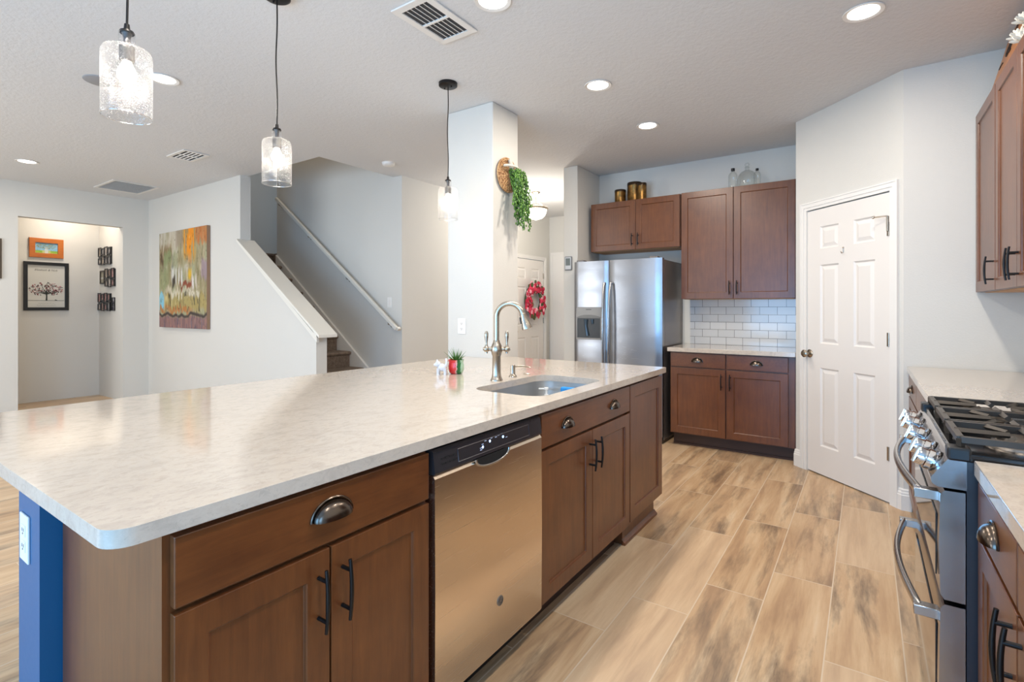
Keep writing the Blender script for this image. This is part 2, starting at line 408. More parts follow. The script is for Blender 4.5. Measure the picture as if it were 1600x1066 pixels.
def casing(mb,O,u,n,w,h,cw=.060,t=.018):
    O=Vector(O);u=Vector(u).normalized();n=Vector(n).normalized();z=Vector((0,0,1))
    for k,(i0,i1,tt) in enumerate(((0,.022,t*.55),(.022,.05,t*.8),(.05,cw,t))):
        # mitred frame pieces
        a0=-i1;a1=-i0
        mb.prism([O+u*a0,O+u*a1,O+u*a1+z*(h+i0),O+u*a0+z*(h+i1)],n*tt)
        mb.prism([O+u*(w+i0),O+u*(w+i1),O+u*(w+i1)+z*(h+i1),O+u*(w+i0)+z*(h+i0)],n*tt)
        mb.prism([O+u*(-i0)+z*(h+i0),O+u*(w+i0)+z*(h+i0),O+u*(w+i1)+z*(h+i1),O+u*(-i1)+z*(h+i1)],n*tt)
def sixpanel(name,label,O,u,n,w,h,knob_s,hinge_s,zs=None):
    O=Vector(O);u=Vector(u).normalized();n=Vector(n).normalized();z=Vector((0,0,1))
    root=bpy.data.objects.new(name,None); COL.objects.link(root); root.location=O; root['kind']='structure'; root['label']=label
    m=MB(); k=w/.714
    xs=[0,.125*k,.300*k,.431*k,.604*k,w]; z0=.01
    zs=[z0,.225,.825,1.010,1.612,1.735,1.905,h]
    face_grid(m,O,u,n,xs,zs,{(1,1),(3,1),(1,3),(3,3),(1,5),(3,5)},RS,.035)
    mk('door_leaf',m,M_door,root)
    c=MB(); casing(c,O-u*.006+n*.0,u,n,w+.012,h+.008); 
    mk('door_casing',c,M_trim,root)
    kb=MB(); p=O+u*knob_s+z*.925
    kb.lathe([(.032,0),(.032,.004),(.026,.008),(.011,.012),(.011,.034),(.022,.038),(.029,.047),(.029,.055),(.022,.063),(.0,.066)],p,n,24,False)
    mk('door_knob',kb,M_nickel,root,smooth=40)
    for hz in (.327,1.075,1.80):
        b=MB(); q=O+u*hinge_s+z*(hz-.045)
        b.cyl(q+n*.004,.006,.09,(0,0,1),10); b.prism([q-u*.016,q+u*.003,q+u*.003+z*.09,q-u*.016+z*.09],n*.003)
        mk('hinge',b,M_nickel,root,smooth=40)
    return root
u45=(.70711,-.70711,0); n45v=(-.70711,-.70711,0)
o0=Vector((*dpt(.130),0))
d1=sixpanel('door_1','white six panel pantry door in the diagonal wall',o0,u45,n45v,.716,2.04,.022,.712)
# door guard latch near the top hinge and a small hook
m=MB(); U=Vector(u45);N=Vector(n45v);Z=Vector((0,0,1))
q=o0+U*.71+Z*1.885+N*.012; m.cyl(q-Z*.10,.007,.10,(0,0,1),10); m.tube([q,q-U*.03+N*.02,q-U*.07+N*.03],.004,8); m.lathe([(.008,0),(.010,.004),(.008,.012)],q-U*.07+N*.03,tuple(-U+N),12)
mk('door_stop',m,M_nickel,d1,smooth=40)
m=MB(); q=o0+U*.345+Z*1.70+N*.003; m.tube([q+Z*.02,q-Z*.012,q-Z*.02+N*.012,q-Z*.008+N*.02],.0032,8); m.ball(q+Z*.02,.006)
mk('hook',m,M_nickel,d1,smooth=40)
sixpanel('door_2','white six panel front door at the end of the foyer hung with a wreath',(-4.345,6.275,0),(0,1,0),(1,0,0),.925,2.04,.06,.925)
# keypad marks on front door frame side
# far foyer closet door with casing
m=MB(); casing(m,(-4.27,7.42,0),(1,0,0),(0,-1,0),.80,2.14)
m.box(-4.27,-3.47,7.405,7.419,.01,2.14)
struct('door_3',m,M_trim,'white cased closet doorway right of the front door')

# backsplash
struct('trim_2',MB().box(-1.49,-.469,5.398,5.41,.9145,1.366),M_tile,'white subway tile backsplash above the small counter')
struct('trim_3',MB().box(-1.545,-1.49,5.396,5.41,.9145,1.366),M_cream,'white edge strip beside the subway tiles')

# ================================================================== STAIRS
st=thing('staircase','brown carpeted staircase rising behind the sloping half wall','stairs',(-4.6,3.63,0))
for i in range(1,12):
    zt=.187*i; xn=-5.23-.25*(i-4)
    xb=xn-.25 if i<11 else -7.94
    m=MB(); y0,y1=3.165,4.065
    if i==11: y1=4.095
    pr=[(xn-.012,0 if i<3 else zt-.40),(xn-.012,zt-.045),(xn+.012,zt-.036),(xn+.022,zt-.02),(xn+.016,zt-.004),(xn,zt),(xb-.0,zt),(xb-.0,0 if i<3 else zt-.40)]
    m.prism([(x,y0,z) for x,z in pr],(0,y1-y0,0))
    if i==11: m.box(-7.94,-6.91,4.095,5.19,zt-.2,zt)
    mk('step',m,M_carpet,st,bevel=.006)
# skirt board
m=MB(); a,b=-4.72,-6.88
def nz(x): return .748+(-5.23-x)*.748
m.prism([(a,4.068,0),(a,4.068,max(.12,nz(a)+.05)),(b,4.068,nz(b)+.05),(b,4.068,nz(b)-.35),(a-.5,4.068,0)],(0,.03,0))
struct('trim_4',m,M_trim,'white skirt board running up the stair wall')
hr=thing('handrail','white handrail sloping up the far stair wall','handrail',(-5.56,4.04,1.9))
m=MB(); A=Vector((-6.80,4.03,2.815));B=Vector((-4.37,4.03,1.045))
m.tube([A,B],.026,4,1.15,(0,0,1)); m.tube([B,B+Vector((0,.05,0.0))],.026,4)
mk('rail',m,M_cream,hr,bevel=.006)
for f in (.02,.30,.63,.94):
    p=A.lerp(B,f); b=MB(); b.tube([p+Vector((0,0,-.02)),p+Vector((0,.01,-.06)),p+Vector((0,.066,-.075))],.007,8); b.cyl(p+Vector((0,.058,-.075)),.02,.010,(0,1,0),12)
    mk('bracket',b,M_nickel,hr,smooth=40)

# ================================================================== CABINET PARTS
FW=.058
def shaker(mb,O,u,n,w,h,fw=FW,t=.02):
    steps=[(fw,0)] ; O=Vector(O);u=Vector(u);n=Vector(n)
    Of=O+n*t
    xs=[0,fw,w-fw,w]; zs=[0,fw,h-fw,h]
    face_grid(mb,Of,u,n,xs,zs,{(1,1)},[(0,0),(.003,-.002),(.005,-.008)],t)
def slab(mb,O,u,n,w,h,t=.02):
    O=Vector(O);u=Vector(u);n=Vector(n);z=Vector((0,0,1))
    mb.prism([O,O+u*w,O+u*w+z*h,O+z*h],n*t)
def cup(parent,P,u,n,W_=.092,H_=.036,D_=.026):
    P=Vector(P);u=Vector(u);n=Vector(n);z=Vector((0,0,1)); m=MB(); vs=[];fs=[]
    NA,NB=18,7
    for sc in (1,.90):
        for i in range(NA+1):
            a=PI*i/NA
            for j in range(NB+1):
                b=PI/2*j/NB
                vs.append(P+u*(W_/2*sc*math.cos(a))+z*(H_*sc*math.sin(a)*math.cos(b)-.016)+n*(.0015+D_*sc*math.sin(a)**.8*math.sin(b)))
    K=(NA+1)*(NB+1)
    for s_ in (0,K):
        for i in range(NA):
            for j in range(NB):
                q=(s_+i*(NB+1)+j,s_+(i+1)*(NB+1)+j,s_+(i+1)*(NB+1)+j+1,s_+i*(NB+1)+j+1); fs.append(q if s_==0 else q[::-1])
    for i in range(NA):
        e0=i*(NB+1)+NB; e1=(i+1)*(NB+1)+NB; fs.append((e0,e1,e1+K,e0+K))
    m.add(vs,fs)
    # flange against the drawer front
    rim=[P+u*((W_/2+.004)*math.cos(PI*k/18))+z*((H_+.004)*math.sin(PI*k/18)-.016)+n*.0025 for k in range(19)]
    m.tube(rim,.0028,6)
    mk('cup_pull',m,M_bronze,parent,smooth=50)
def bar(parent,P,v,n,L=.128,horizontal=False,so=.030):
    """slightly bowed bar pull; P centre on face"""
    P=Vector(P);v=Vector(v);n=Vector(n); m=MB(); pts=[]
    for k in range(13):
        t=-1+2*k/12; pts.append(P+v*(t*L/2*1.12)+n*(so+.006*(1-t*t)))
    m.tube(pts,[.0042+.0012*(1-abs(-1+2*k/12)) for k in range(13)],8)
    for s_ in (-1,1): m.tube([P+v*(s_*L*.36)+n*.0005,P+v*(s_*L*.36)+n*(so+.003)],.0048,8)
    mk('bar_pull',m,M_hblack,parent,smooth=50)

XI=-1.055   # island cabinet box front plane, doors sit on it facing +x
def base_front(root,O,u,n,w,layout,top=.866,bot=.125,split=.728,cz=.004,bo=.105,so=.030):
    """layout: dict(drawers=[(a,b,npulls)], doors=[(a,b,handleside)])"""
    u=Vector(u);n=Vector(n);O=Vector(O);z=Vector((0,0,1))
    for a,b,npl in layout.get('drawers',[]):
        m=MB(); slab(m,O+u*a+z*(split+.006),u,n,b-a,top-split-.006)
        d=mk('drawer',m,M_woodh,root,bevel=.002)
        for k in range(npl):
            c=a+(b-a)*((k+.5)/npl if npl==1 else (.23+.54*k)); cup(d,O+u*c+z*((split+top)/2+cz)+n*.02,u,n)
    for a,b,hs in layout.get('doors',[]):
        m=MB(); zt=(split-.006) if layout.get('drawers') else top
        shaker(m,O+u*a+z*bot,u,n,b-a,zt-bot); d=mk('cabinet_door',m,M_wood,root,bevel=.0015)
        if hs: bar(d,O+u*(b-.030 if hs>0 else a+.030)+z*(zt-bo)+n*.02,(0,0,1),n,so=so)
        
UY=(0,1,0);NX=(1,0,0)
# --- first island cabinet
c1=thing('base_cabinet','brown island base cabinet with one wide drawer over two doors, left of the dishwasher','cabinet',(XI-.28,.745,0),)
m=MB(); m.box(-1.61,XI,.405,1.083,.115,.875); mk('carcass',m,M_wood,c1)
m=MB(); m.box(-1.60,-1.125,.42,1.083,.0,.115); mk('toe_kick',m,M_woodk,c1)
base_front(c1,(XI,0,0),UY,NX,0,dict(drawers=[(.418,1.078,0)],doors=[(.418,.746,1),(.751,1.078,-1)]),split=.728)
dr=[o for o in c1.children if o.name.startswith('drawer')][0]; cup(dr,(XI+.02,.752,.810),UY,NX,.105,.040,.030)
# --- sink cabinet
c2=thing('base_cabinet','brown island sink cabinet with two cup pulls over two doors, right of the dishwasher','cabinet',(XI-.28,2.15,0))
m=MB(); m.box(-1.61,-1.59,1.70,2.608,.115,.875).box(-1.61,XI,1.70,1.72,.115,.875).box(-1.61,XI,2.588,2.608,.115,.875).box(-1.61,XI,1.70,2.608,.115,.135).box(XI-.02,XI,1.70,2.608,.72,.875).box(XI-.02,XI,2.13,2.18,.13,.72)
mk('carcass',m,M_wood,c2)
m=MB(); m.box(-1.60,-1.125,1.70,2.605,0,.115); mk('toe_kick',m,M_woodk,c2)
base_front(c2,(XI,0,0),UY,NX,0,dict(drawers=[(1.702,2.604,2)],doors=[(1.702,2.151,1),(2.156,2.604,-1)]))
# --- end cabinet
c3=thing('base_cabinet','narrow full height brown panelled cabinet at the far end of the island','cabinet',(XI-.28,2.88,0))
m=MB(); m.box(-1.61,XI,2.612,3.135,.13,.875); mk('carcass',m,M_wood,c3)
m=MB(); m.box(-1.60,-1.085,2.625,3.12,0,.13); m.box(-1.085,-1.065,2.615,3.13,0,.012); m.prism([(-1.085,2.615,.012),(-1.068,2.615,.012),(-1.085,2.615,.03)],(0,.515,0)); mk('plinth',m,M_wood,c3)
m=MB(); shaker(m,(XI,2.614,.135),UY,NX,.518,.731,.065); mk('cabinet_door',m,M_wood,c3,bevel=.0015)
# --- island support wall, blue
struct('wall_island',MB().box(-1.80,-1.622,.365,3.12,0,.878),M_blue,'blue painted half wall under the island worktop')

# --- dishwasher
dw=thing('dishwasher','stainless steel dishwasher with dark control strip built into the island','dishwasher',(XI-.28,1.39,0))
m=MB(); m.box(-1.60,-1.075,1.09,1.692,.10,.872); mk('tub',m,M_black,dw)
def dwx(z): return -1.026
m=MB()
NYd=12
pts=[(-1.07,.118),(-1.032,.118),(-1.027,.128),(-1.025,.45),(-1.027,.785),(-1.035,.795),(-1.07,.795)]
m.prism([(x,1.094,z) for x,z in pts],(0,.594,0)); mk('door_panel',m,M_dw,dw,smooth=35)
m=MB(); pts=[(-1.07,.797),(-1.030,.797),(-1.026,.802),(-1.034,.862),(-1.042,.868),(-1.07,.868)]
m.prism([(x,1.094,z) for x,z in pts],(0,.594,0)); cp=mk('control_panel',m,plain('dark_graphite_panel',(66,64,68),.22,.5),dw,smooth=35)
def cpx(z): return -1.026-(z-.802)*.008/.060+.0006
m=MB()
for zz in (.823,.838):
    for k in range(4): m.box(cpx(zz)-.001,cpx(zz)+.0006,1.125+k*.018,1.139+k*.018,zz-.0025,zz+.0025)
mk('vent_slot',m,M_gap,cp)
m=MB(); A_=[(1.20,.812),(1.60,.812),(1.60,.850),(1.20,.850),(1.20,.812)]
m.tube([(cpx(z),y,z) for y,z in A_],.0012,6); mk('panel_outline',m,plain('panel_line_grey',(84,82,86),.3,.5),cp)
for y,z in ((1.323,.829),(1.363,.840),(1.438,.839)): m=MB().ball((cpx(z),y,z),.0042,10,6,(.4,1,1)); mk('indicator_light',m,M_led,cp)
M_prt=plain('panel_print',(190,205,235),.5)
for y,z in ((1.313,.822),(1.313,.828),(1.323,.838),(1.340,.8455),(1.373,.848),(1.398,.846),(1.413,.849),(1.433,.850),(1.458,.834)): m=MB().box(cpx(z)-.0006,cpx(z)+.0004,y-.005,y+.005,z-.0011,z+.0011); mk('printed_mark',m,M_prt,cp)
m=MB(); yc,hw,hd=1.372,.088,.030
m.prism([(-1.0262,yc+hw*math.cos(t),.799-hd*abs(math.sin(t))**.75) for t in [PI*k/20 for k in range(21)]],(.0012,0,0)); hp=mk('pocket_shade_plate',m,M_gap,dw)  # flat dark plate on the door; the pocket's shade is put into its colour
m=MB(); m.tube([(-1.0235,yc+(hw+.003)*math.cos(t),.799-(hd+.003)*abs(math.sin(t))**.75) for t in [PI*k/24 for k in range(25)]],.0042,8); mk('handle_rim',m,M_steel,hp,smooth=60)
m=MB(); m.lathe([(.017,0),(.017,.0015),(.0145,.003),(0,.003)],(-1.026,1.415,.285),(1,0,0),28,False); bd=mk('badge',m,plain('badge_grey',(128,122,116),.35,.6),dw,smooth=40)
m=MB(); m.tube([(-1.0228,1.415+.0118*math.cos(t),.285+.0118*math.sin(t)) for t in [2*PI*k/24 for k in range(25)]],.0009,5)
for sg in (-1,1): m.tube([(-1.0228,1.415+sg*(.001+.006*math.sin(t)*(1 if t<PI else .5)),.285+.006*math.cos(t)) for t in [PI*1.3*k/14 for k in range(15)]],.0008,5)
mk('badge_emblem',m,plain('badge_dark',(84,78,72),.4,.5),bd)
m=MB(); m.box(-1.60,-1.125,1.09,1.692,0,.10); mk('toe_kick',m,M_black,dw)
# DW front was at -1.026, the fascia hole: black side gap
# --- worktop of the island with the sink cut-out
def rrect(x0,x1,y0,y1,r,n=6,rs=None):
    pts=[]
    rs=rs or (r,r,r,r)
    for k,(cx,cy,a0) in enumerate(((x1,y0,-PI/2),(x1,y1,0),(x0,y1,PI/2),(x0,y0,PI))):
        rr=rs[k]; sx=-1 if cx==x1 else 1; sy=-1 if cy==y1 else 1
        for j in range(n+1):
            a=a0+PI/2*j/n; pts.append((cx+sx*rr+rr*math.cos(a),cy+sy*rr+rr*math.sin(a)))
    return pts
def worktop(name,outer,hole,z0,z1,mat,label,group=None):
    bm=bmesh.new()
    def loop(pts,z):
        v=[bm.verts.new((x,y,z)) for x,y in pts]; return v,[bm.edges.new((v[i],v[(i+1)%len(v)])) for i in range(len(v))]
    layers=[]
    for z in (z0,z1):
        vo,eo=loop(outer,z); es=list(eo); vh=None
        if hole: vh,eh=loop(hole,z); es+=eh
        bmesh.ops.triangle_fill(bm,edges=es,use_beauty=True,use_dissolve=False); layers.append((vo,vh))
    for k in (0,1):
        a,b=layers[0][k],layers[1][k]
        if a:
            for i in range(len(a)): bm.faces.new((a[i],a[(i+1)%len(a)],b[(i+1)%len(a)],b[i]))
    bmesh.ops.recalc_face_normals(bm,faces=bm.faces)
    me=bpy.data.meshes.new(name); bm.to_mesh(me); bm.free(); me.materials.append(mat)
    for p in me.polygons: p.use_smooth=abs(p.normal.z)<.5
    me.set_sharp_from_angle(angle=math.radians(35))
    o=bpy.data.objects.new(name,me); COL.objects.link(o); tag(o,label,'worktop',group)
    m=o.modifiers.new('bevel','BEVEL'); m.width=.003; m.segments=2; m.limit_method='ANGLE'; m.angle_limit=math.radians(60)
    return o
SK=(-1.485,-1.105,1.805,2.44)
worktop('worktop',rrect(-2.519,-1.019,.311,3.170,.03,8,(.045,.012,.012,.045)),rrect(*SK,.085,8),.882,.914,M_quartz,'large pale quartz island worktop with the undermount sink cut into it')
# sink bowl
sk=thing('sink','stainless steel undermount sink set in the island worktop','sink',(-1.29,2.12,.68))
m=MB(); x0,x1,y0,y1=SK; prev=None; n=8; vs=[];fs=[]
levels=[(-.016,.8815,.10),(-.006,.8815,.088),(-.006,.876,.088),(.004,.74,.075),(.02,.705,.06),(.05,.695,.04)]
rows=[]
for off,z,r in levels: rows.append([(x,y,z) for x,y in rrect(x0+off,x1-off,y0+off,y1-off,max(r,.01),n)])
N_=len(rows[0])
for r in rows: vs+=r
for i in range(len(rows)-1):
    for k in range(N_): fs.append((i*N_+k,i*N_+(k+1)%N_,(i+1)*N_+(k+1)%N_,(i+1)*N_+k))
fs.append([(len(rows)-1)*N_+k for k in range(N_)]); m.add(vs,fs)
bowl=mk('bowl',m,M_sink,sk,smooth=60,merge=False)
sm=bowl.modifiers.new('solid','SOLIDIFY'); sm.thickness=.002; sm.offset=-1
for p in bowl.data.polygons: pass
m=MB(); m.lathe([(.0,.004),(.018,.004),(.02,.008),(.042,.009),(.045,.004),(.045,0)],(-1.33,2.12,.695),(0,0,1),24,False); mk('drain',m,M_chrome,sk,smooth=40)
# soap bottle and sponge in the sink
sb=thing('soap_bottle','small white pump bottle standing in the sink','bottle',(-1.40,2.35,.697))
m=MB(); m.lathe([(0,0),(.026,0),(.028,.01),(.028,.085),(.022,.098),(.010,.104),(.010,.112),(0,.112)],(-1.40,2.35,.697),(0,0,1),20,False); mk('bottle_body',m,plain('white_plastic',(236,234,228),.3),sb,smooth=40)
m=MB(); m.lathe([(.011,.112),(.011,.126),(.005,.128),(.005,.150),(.012,.152),(.012,.162),(0,.162)],(-1.40,2.35,.697),(0,0,1),16,False); m.tube([(-1.40,2.35,.852),(-1.44,2.34,.850)],.004,8); mk('pump',m,plain('white_pump',(240,238,234),.3),sb,smooth=40)
cl=MB(); 
for k in range(3): cl.ball((-1.28+.012*k,2.355+.018*k,.852-.003*k),.026,12,8,(.9,1.4,.5))
# cloth on a suction holder on the far sink wall
sp=thing('sponge_holder','blue sponge in a small holder on the far wall of the sink','sponge',(-1.27,2.42,.82))
m=MB(); m.box(-1.33,-1.21,2.372,2.405,.815,.865); mk('sponge',m,plain('blue_sponge',(40,140,215),.8),sp,bevel=.008)
m=MB(); m.box(-1.34,-1.20,2.368,2.43,.808,.813); m.box(-1.34,-1.20,2.366,2.369,.808,.83); mk('tray',m,plain('clear_blue_plastic',(60,110,160),.3),sp,bevel=.001)

# --- faucet
FX,FY=-1.545,2.10
fc=thing('faucet','brushed nickel gooseneck kitchen faucet with two lever handles','faucet',(FX,FY,.914))
m=MB(); m.lathe([(0,0),(.031,0),(.031,.006),(.026,.012),(.0225,.03),(.0215,.05),(.0215,.125),(.024,.13),(.029,.15),(.029,.168),(.024,.182),(.017,.196),(.0155,.205),(0,.205)],(FX,FY,.914),(0,0,1),28,False); mk('faucet_body',m,M_nickel,fc,smooth=40)
m=MB(); dvec=Vector((.93,.37,0)).normalized(); pts=[];rr=[]
R_=.068; zc=1.238
pts.append(Vector((FX,FY,1.10)));pts.append(Vector((FX,FY,1.17)));pts.append(Vector((FX,FY,zc)))
for k in range(1,15):
    a=PI-PI*.93*k/14; pts.append(Vector((FX,FY,zc))+dvec*(R_+R_*math.cos(a))+Vector((0,0,R_*math.sin(a))))
m.tube(pts,.0135,16); mk('spout',m,M_nickel,fc,smooth=50)
e=pts[-1]; dn=(pts[-1]-pts[-2]).normalized()
m=MB(); m.lathe([(.0135,-.002),(.0155,.0),(.0155,.008),(.016,.02),(.021,.05),(.0265,.072),(.0265,.078),(.020,.079),(0,.079)],e,dn,24,False); sh=mk('spray_head',m,M_nickel,fc,smooth=40)
m=MB(); m.box(-.006,.006,-.004,.004,0,.03); 
side=dvec*-1
bx=MB(); q=e+dn*.018-dvec*.017; bx.tube([q,q+dn*.035-dvec*.006],.005,8); mk('spray_button',bx,M_black,sh,smooth=40)
hd_=Vector((-.32,.95,0)).normalized()
for sg in (-1,1):
    m=MB(); c0=Vector((FX,FY,1.074)); q=c0+Vector((.823,.568,0)).normalized()*sg*.052
    ax=Vector((.823,.568,0)).normalized()*sg
    m.tube([c0+ax*.02,q],[.011,.010],12); m.ball(tuple(q),.0165,14,10); m.tube([q+ax*.0,q+ax*.018],[.009,.007],10)
    m.lathe([(.0,.010),(.010,.012),(.0065,.022),(.006,.035),(.010,.062),(.0105,.078),(.006,.090),(0,.092)],q,(0,0,1),14,False)
    m.lathe([(.007,-.022),(.007,-.012)],q,(0,0,1),10)
    mk('lever_handle',m,M_nickel,fc,smooth=45)
sd=thing('soap_dispenser','brushed nickel soap dispenser with thin spout beside the faucet','soap dispenser',(-1.556,2.262,.914))
m=MB(); m.lathe([(0,0),(.022,0),(.022,.004),(.014,.012),(.0125,.022),(.0125,.062),(.009,.064),(0,.064)],(-1.556,2.262,.914),(0,0,1),20,False); mk('pump_body',m,M_nickel,sd,smooth=40)
m=MB(); m.tube([(-1.556,2.262,.968),(-1.525,2.30,.969),(-1.50,2.325,.966),(-1.492,2.335,.960)],.0035,8); mk('spout',m,M_nickel,sd,smooth=40)
m=MB(); m.lathe([(.020,0),(.021,.003),(.012,.005),(0,.005)],(-1.555,2.40,.914),(0,0,1),20,False)
tag(mk('air_switch',m,M_nickel,smooth=40),'low round nickel button in the worktop right of the soap dispenser','button')

# --- succulent pot and white figurine
PXc,PYc=-1.893,2.19
pt=thing('potted_succulent','spiky green succulent in a red and green glazed pot on the island','potted plant',(PXc,PYc,.914))
m=MB(); prof=[(r_*1.2,z_*1.1) for r_,z_ in ((.024,0),(.031,.006),(.036,.022),(.037,.04),(.034,.055),(.034,.062),(.038,.072),(.035,.072),(.031,.062),(.031,.055),(0,.055))]
m.m=0; m.lathe(prof,(PXc,PYc,.914),(0,0,1),32,False); m.tube([(PXc-.040,PYc-.026,.978),(PXc-.050,PYc-.032,.988),(PXc-.053,PYc-.034,.994)],[.008,.006,.003],8)
t=NT('red_green_glaze'); p=t.pos(); sep=t.new('ShaderNodeSeparateXYZ'); t.link(p,sep.inputs[0])
ax=t.math('ADD',t.math('MULTIPLY',t.math('ADD',sep.outputs[0],-PXc),.823),t.math('MULTIPLY',t.math('ADD',sep.outputs[1],-PYc),.568))
wv=t.math('ADD',ax,t.math('MULTIPLY',t.math('SUBTRACT',t.noise(p,55,2),.5),.022))
cc=t.ramp(t.math('ADD',t.math('MULTIPLY',wv,10),.5),[(.15,s2l(205,28,30)),(.48,s2l(214,60,58)),(.56,s2l(225,170,160)),(.60,s2l(24,90,44)),(.76,s2l(38,110,52)),(.80,s2l(175,205,175))])
t.set(Base_Color=cc,Roughness=.12); mk('pot',m,t.m,pt,smooth=50)
m=MB()
for k in range(26):
    a=k*2.4; tilt=.25+.75*(k/26); L=.060+.024*random.random()
    d=Vector((math.cos(a)*math.sin(tilt),math.sin(a)*math.sin(tilt),math.cos(tilt))); b0=Vector((PXc,PYc,.972))
    m.tube([b0,b0+d*L*.5+Vector((0,0,.004)),b0+d*L*1.15+Vector((0,0,.010*(1-k/26)))],[.0055,.0048,.0006],6,.5)
mk('leaves',m,plain('succulent_green',(72,118,52),.45),pt,smooth=50)
# figurine : small white cat like pitcher with handle ears
m=MB(); fxx,fyy=-1.93,2.112
fg=MB(); B=Vector((fxx,fyy,.914)); R3=Vector((.823,.568,0)); F3=Vector((-.568,.823,0))
fg.ball(tuple(B+Vector((0,0,.040))),.026,16,10,(1.0,.8,.85))
fg.ball(tuple(B-R3*.022+Vector((0,0,.058))),.017,14,10)
for sx in (-1,1):
    for sy in (-1,1):
        q=B+R3*(.017*sx)+F3*(.011*sy); fg.tube([q+Vector((0,0,.035)),q+R3*(.003*sx)+Vector((0,0,.014)),q+R3*(.002*sx)],[.011,.008,.009],10)
for s_ in (-1,1): fg.tube([B-R3*.024+F3*(.010*s_)+Vector((0,0,.066)),B-R3*.027+F3*(.014*s_)+Vector((0,0,.084))],[.007,.001],8)
fg.tube([B+R3*.020+Vector((0,0,.045)),B+R3*.027+Vector((0,0,.066)),B+R3*.024+Vector((0,0,.084)),B+R3*.022+Vector((0,0,.090))],[.008,.007,.007,.004],10)
fg.tube([B-R3*.036+Vector((0,0,.055)),B-R3*.044+Vector((0,0,.053))],[.008,.006],8)
tag(mk('figurine',fg,plain('white_porcelain',(212,214,220),.2),smooth=70),'small white glazed animal figurine beside the red and green pot','figurine')

# outlets
def outlet(name,label,P,u,n,w=.072,h=.117,kind='outlet',cat='outlet',mat=None):
    P=Vector(P);u=Vector(u);n=Vector(n);z=Vector((0,0,1)); r=thing(name,label,cat,P)
    m=MB(); m.prism([P-u*w/2-z*h/2,P+u*w/2-z*h/2,P+u*w/2+z*h/2,P-u*w/2+z*h/2],n*.005); mk('cover_plate',m,mat or M_trim,r,bevel=.002)
    if kind=='outlet':
        for sz in (-1,1):
            m=MB(); c=P+z*(.0195*sz)+n*.0045; m.prism([c-u*.017-z*.014,c+u*.017-z*.014,c+u*.017+z*.014,c-u*.017+z*.014],n*.002); rc=mk('receptacle',m,M_door,r,bevel=.002)
            m=MB(); c=c+n*.0018
            for ux in (-.006,.006): m.prism([c+u*(ux-.001)-z*.002,c+u*(ux+.001)-z*.002,c+u*(ux+.001)+z*.006,c+u*(ux-.001)+z*.006],n*.0008)
            m.cyl(c-z*.007,.0024,.0008,n,8); mk('slots',m,M_black,rc)
    else:
        m=MB(); c=P+n*.0045; m.prism([c-u*.016-z*.033,c+u*.016-z*.033,c+u*.016+z*.033,c-u*.016+z*.033],n*.003); mk('rocker',m,M_door,r,bevel=.001)
    return r
outlet('wall_outlet','white double outlet on the near end of the blue island wall',(-1.735,.365,.708),(1,0,0),(0,-1,0))
outlet('wall_outlet','white outlet on the front of the square column',(-2.535,3.0,1.143),(1,0,0),(0,-1,0),.078,.12)
outlet('light_switch','white switch plate on the stair wall near the foot of the handrail',(-4.56,4.10,1.345),(1,0,0),(0,-1,0),.075,.12,'switch','switch')

# thermostat on wing wall
th=thing('thermostat','small grey thermostat with a screen on the wall end left of the fridge','thermostat',(-2.62,4.865,1.755))
m=MB(); m.box(-2.660,-2.575,4.847,4.864,1.685,1.832); tb=mk('housing',m,plain('thermostat_grey',(120,122,126),.4),th,bevel=.006)
m=MB(); m.box(-2.652,-2.583,4.845,4.8472,1.695,1.823); mk('face_plate',m,plain('thermostat_white',(196,198,200),.4),th)
m=MB(); m.box(-2.645,-2.592,4.8435,4.8452,1.735,1.812); mk('screen',m,plain('lcd_grey',(96,104,102),.2),th)

# ================================================================== FRIDGE
fr=thing('refrigerator','side by side stainless steel refrigerator with ice dispenser','refrigerator',(-2.02,5.05,0))
FX0,FX1,FYf,FT=-2.484,-1.563,4.715,1.754; SPL=-2.098
m=MB(); m.box(FX0+.006,FX1-.003,FYf+.085,5.385,.03,FT-.012); mk('body',m,M_fside,fr,bevel=.004)
def fdoor(x0,x1,name):
    m=MB(); n=14; pts=[]
    for k in range(n+1):
        t=k/n; x=x0+(x1-x0)*t; e=min(t,1-t)*(x1-x0); b=.010*math.sin(PI*t)
        r=.012; dy=0 if e>r else r-math.sqrt(max(0,r*r-(r-e)**2))
        pts.append((x,FYf+.012-b+dy,0))
    pts+= [(x1,FYf+.075,0),(x0,FYf+.075,0)]
    m.prism([(x,y,.07) for x,y,_ in pts],(0,0,FT-.07)); return mk(name,m,M_fridge,fr,smooth=50)
# both doors whole; the dispenser sits on the left face without a cut recess
fl=fdoor(FX0,SPL-.003,'freezer_door'); frd=fdoor(SPL+.003,FX1,'fridge_door')
# dispenser (proud rim; recess darkness is put into a flat black plate)
dz0,dz1,dx0,dx1=.962,1.290,-2.447,-2.168
m=MB(); yy=FYf-.004
m.box(dx0,dx1,yy-.004,yy+.01,1.185,dz1); m.box(dx0,dx0+.012,yy-.004,yy+.01,dz0,1.185); m.box(dx1-.012,dx1,yy-.004,yy+.01,dz0,1.185); m.box(dx0,dx1,yy-.012,yy+.01,dz0,dz0+.018)
dsp=mk('dispenser',m,plain('dispenser_grey',(120,116,112),.35,.5),fl,bevel=.002)
m=MB(); xm=(dx0+dx1)/2
m.prism([(xm+.132*math.cos(t),yy-.008,1.178+.034*math.sin(t)) for t in [PI*k/16 for k in range(17)]],(0,.006,0)); mk('dispenser_hood',m,plain('hood_grey',(84,80,76),.3,.4),dsp)
m=MB(); m.box(dx0+.012,dx1-.012,yy-.001,yy+.006,dz0+.018,1.180); mk('dispenser_dark_plate',m,M_black,dsp)
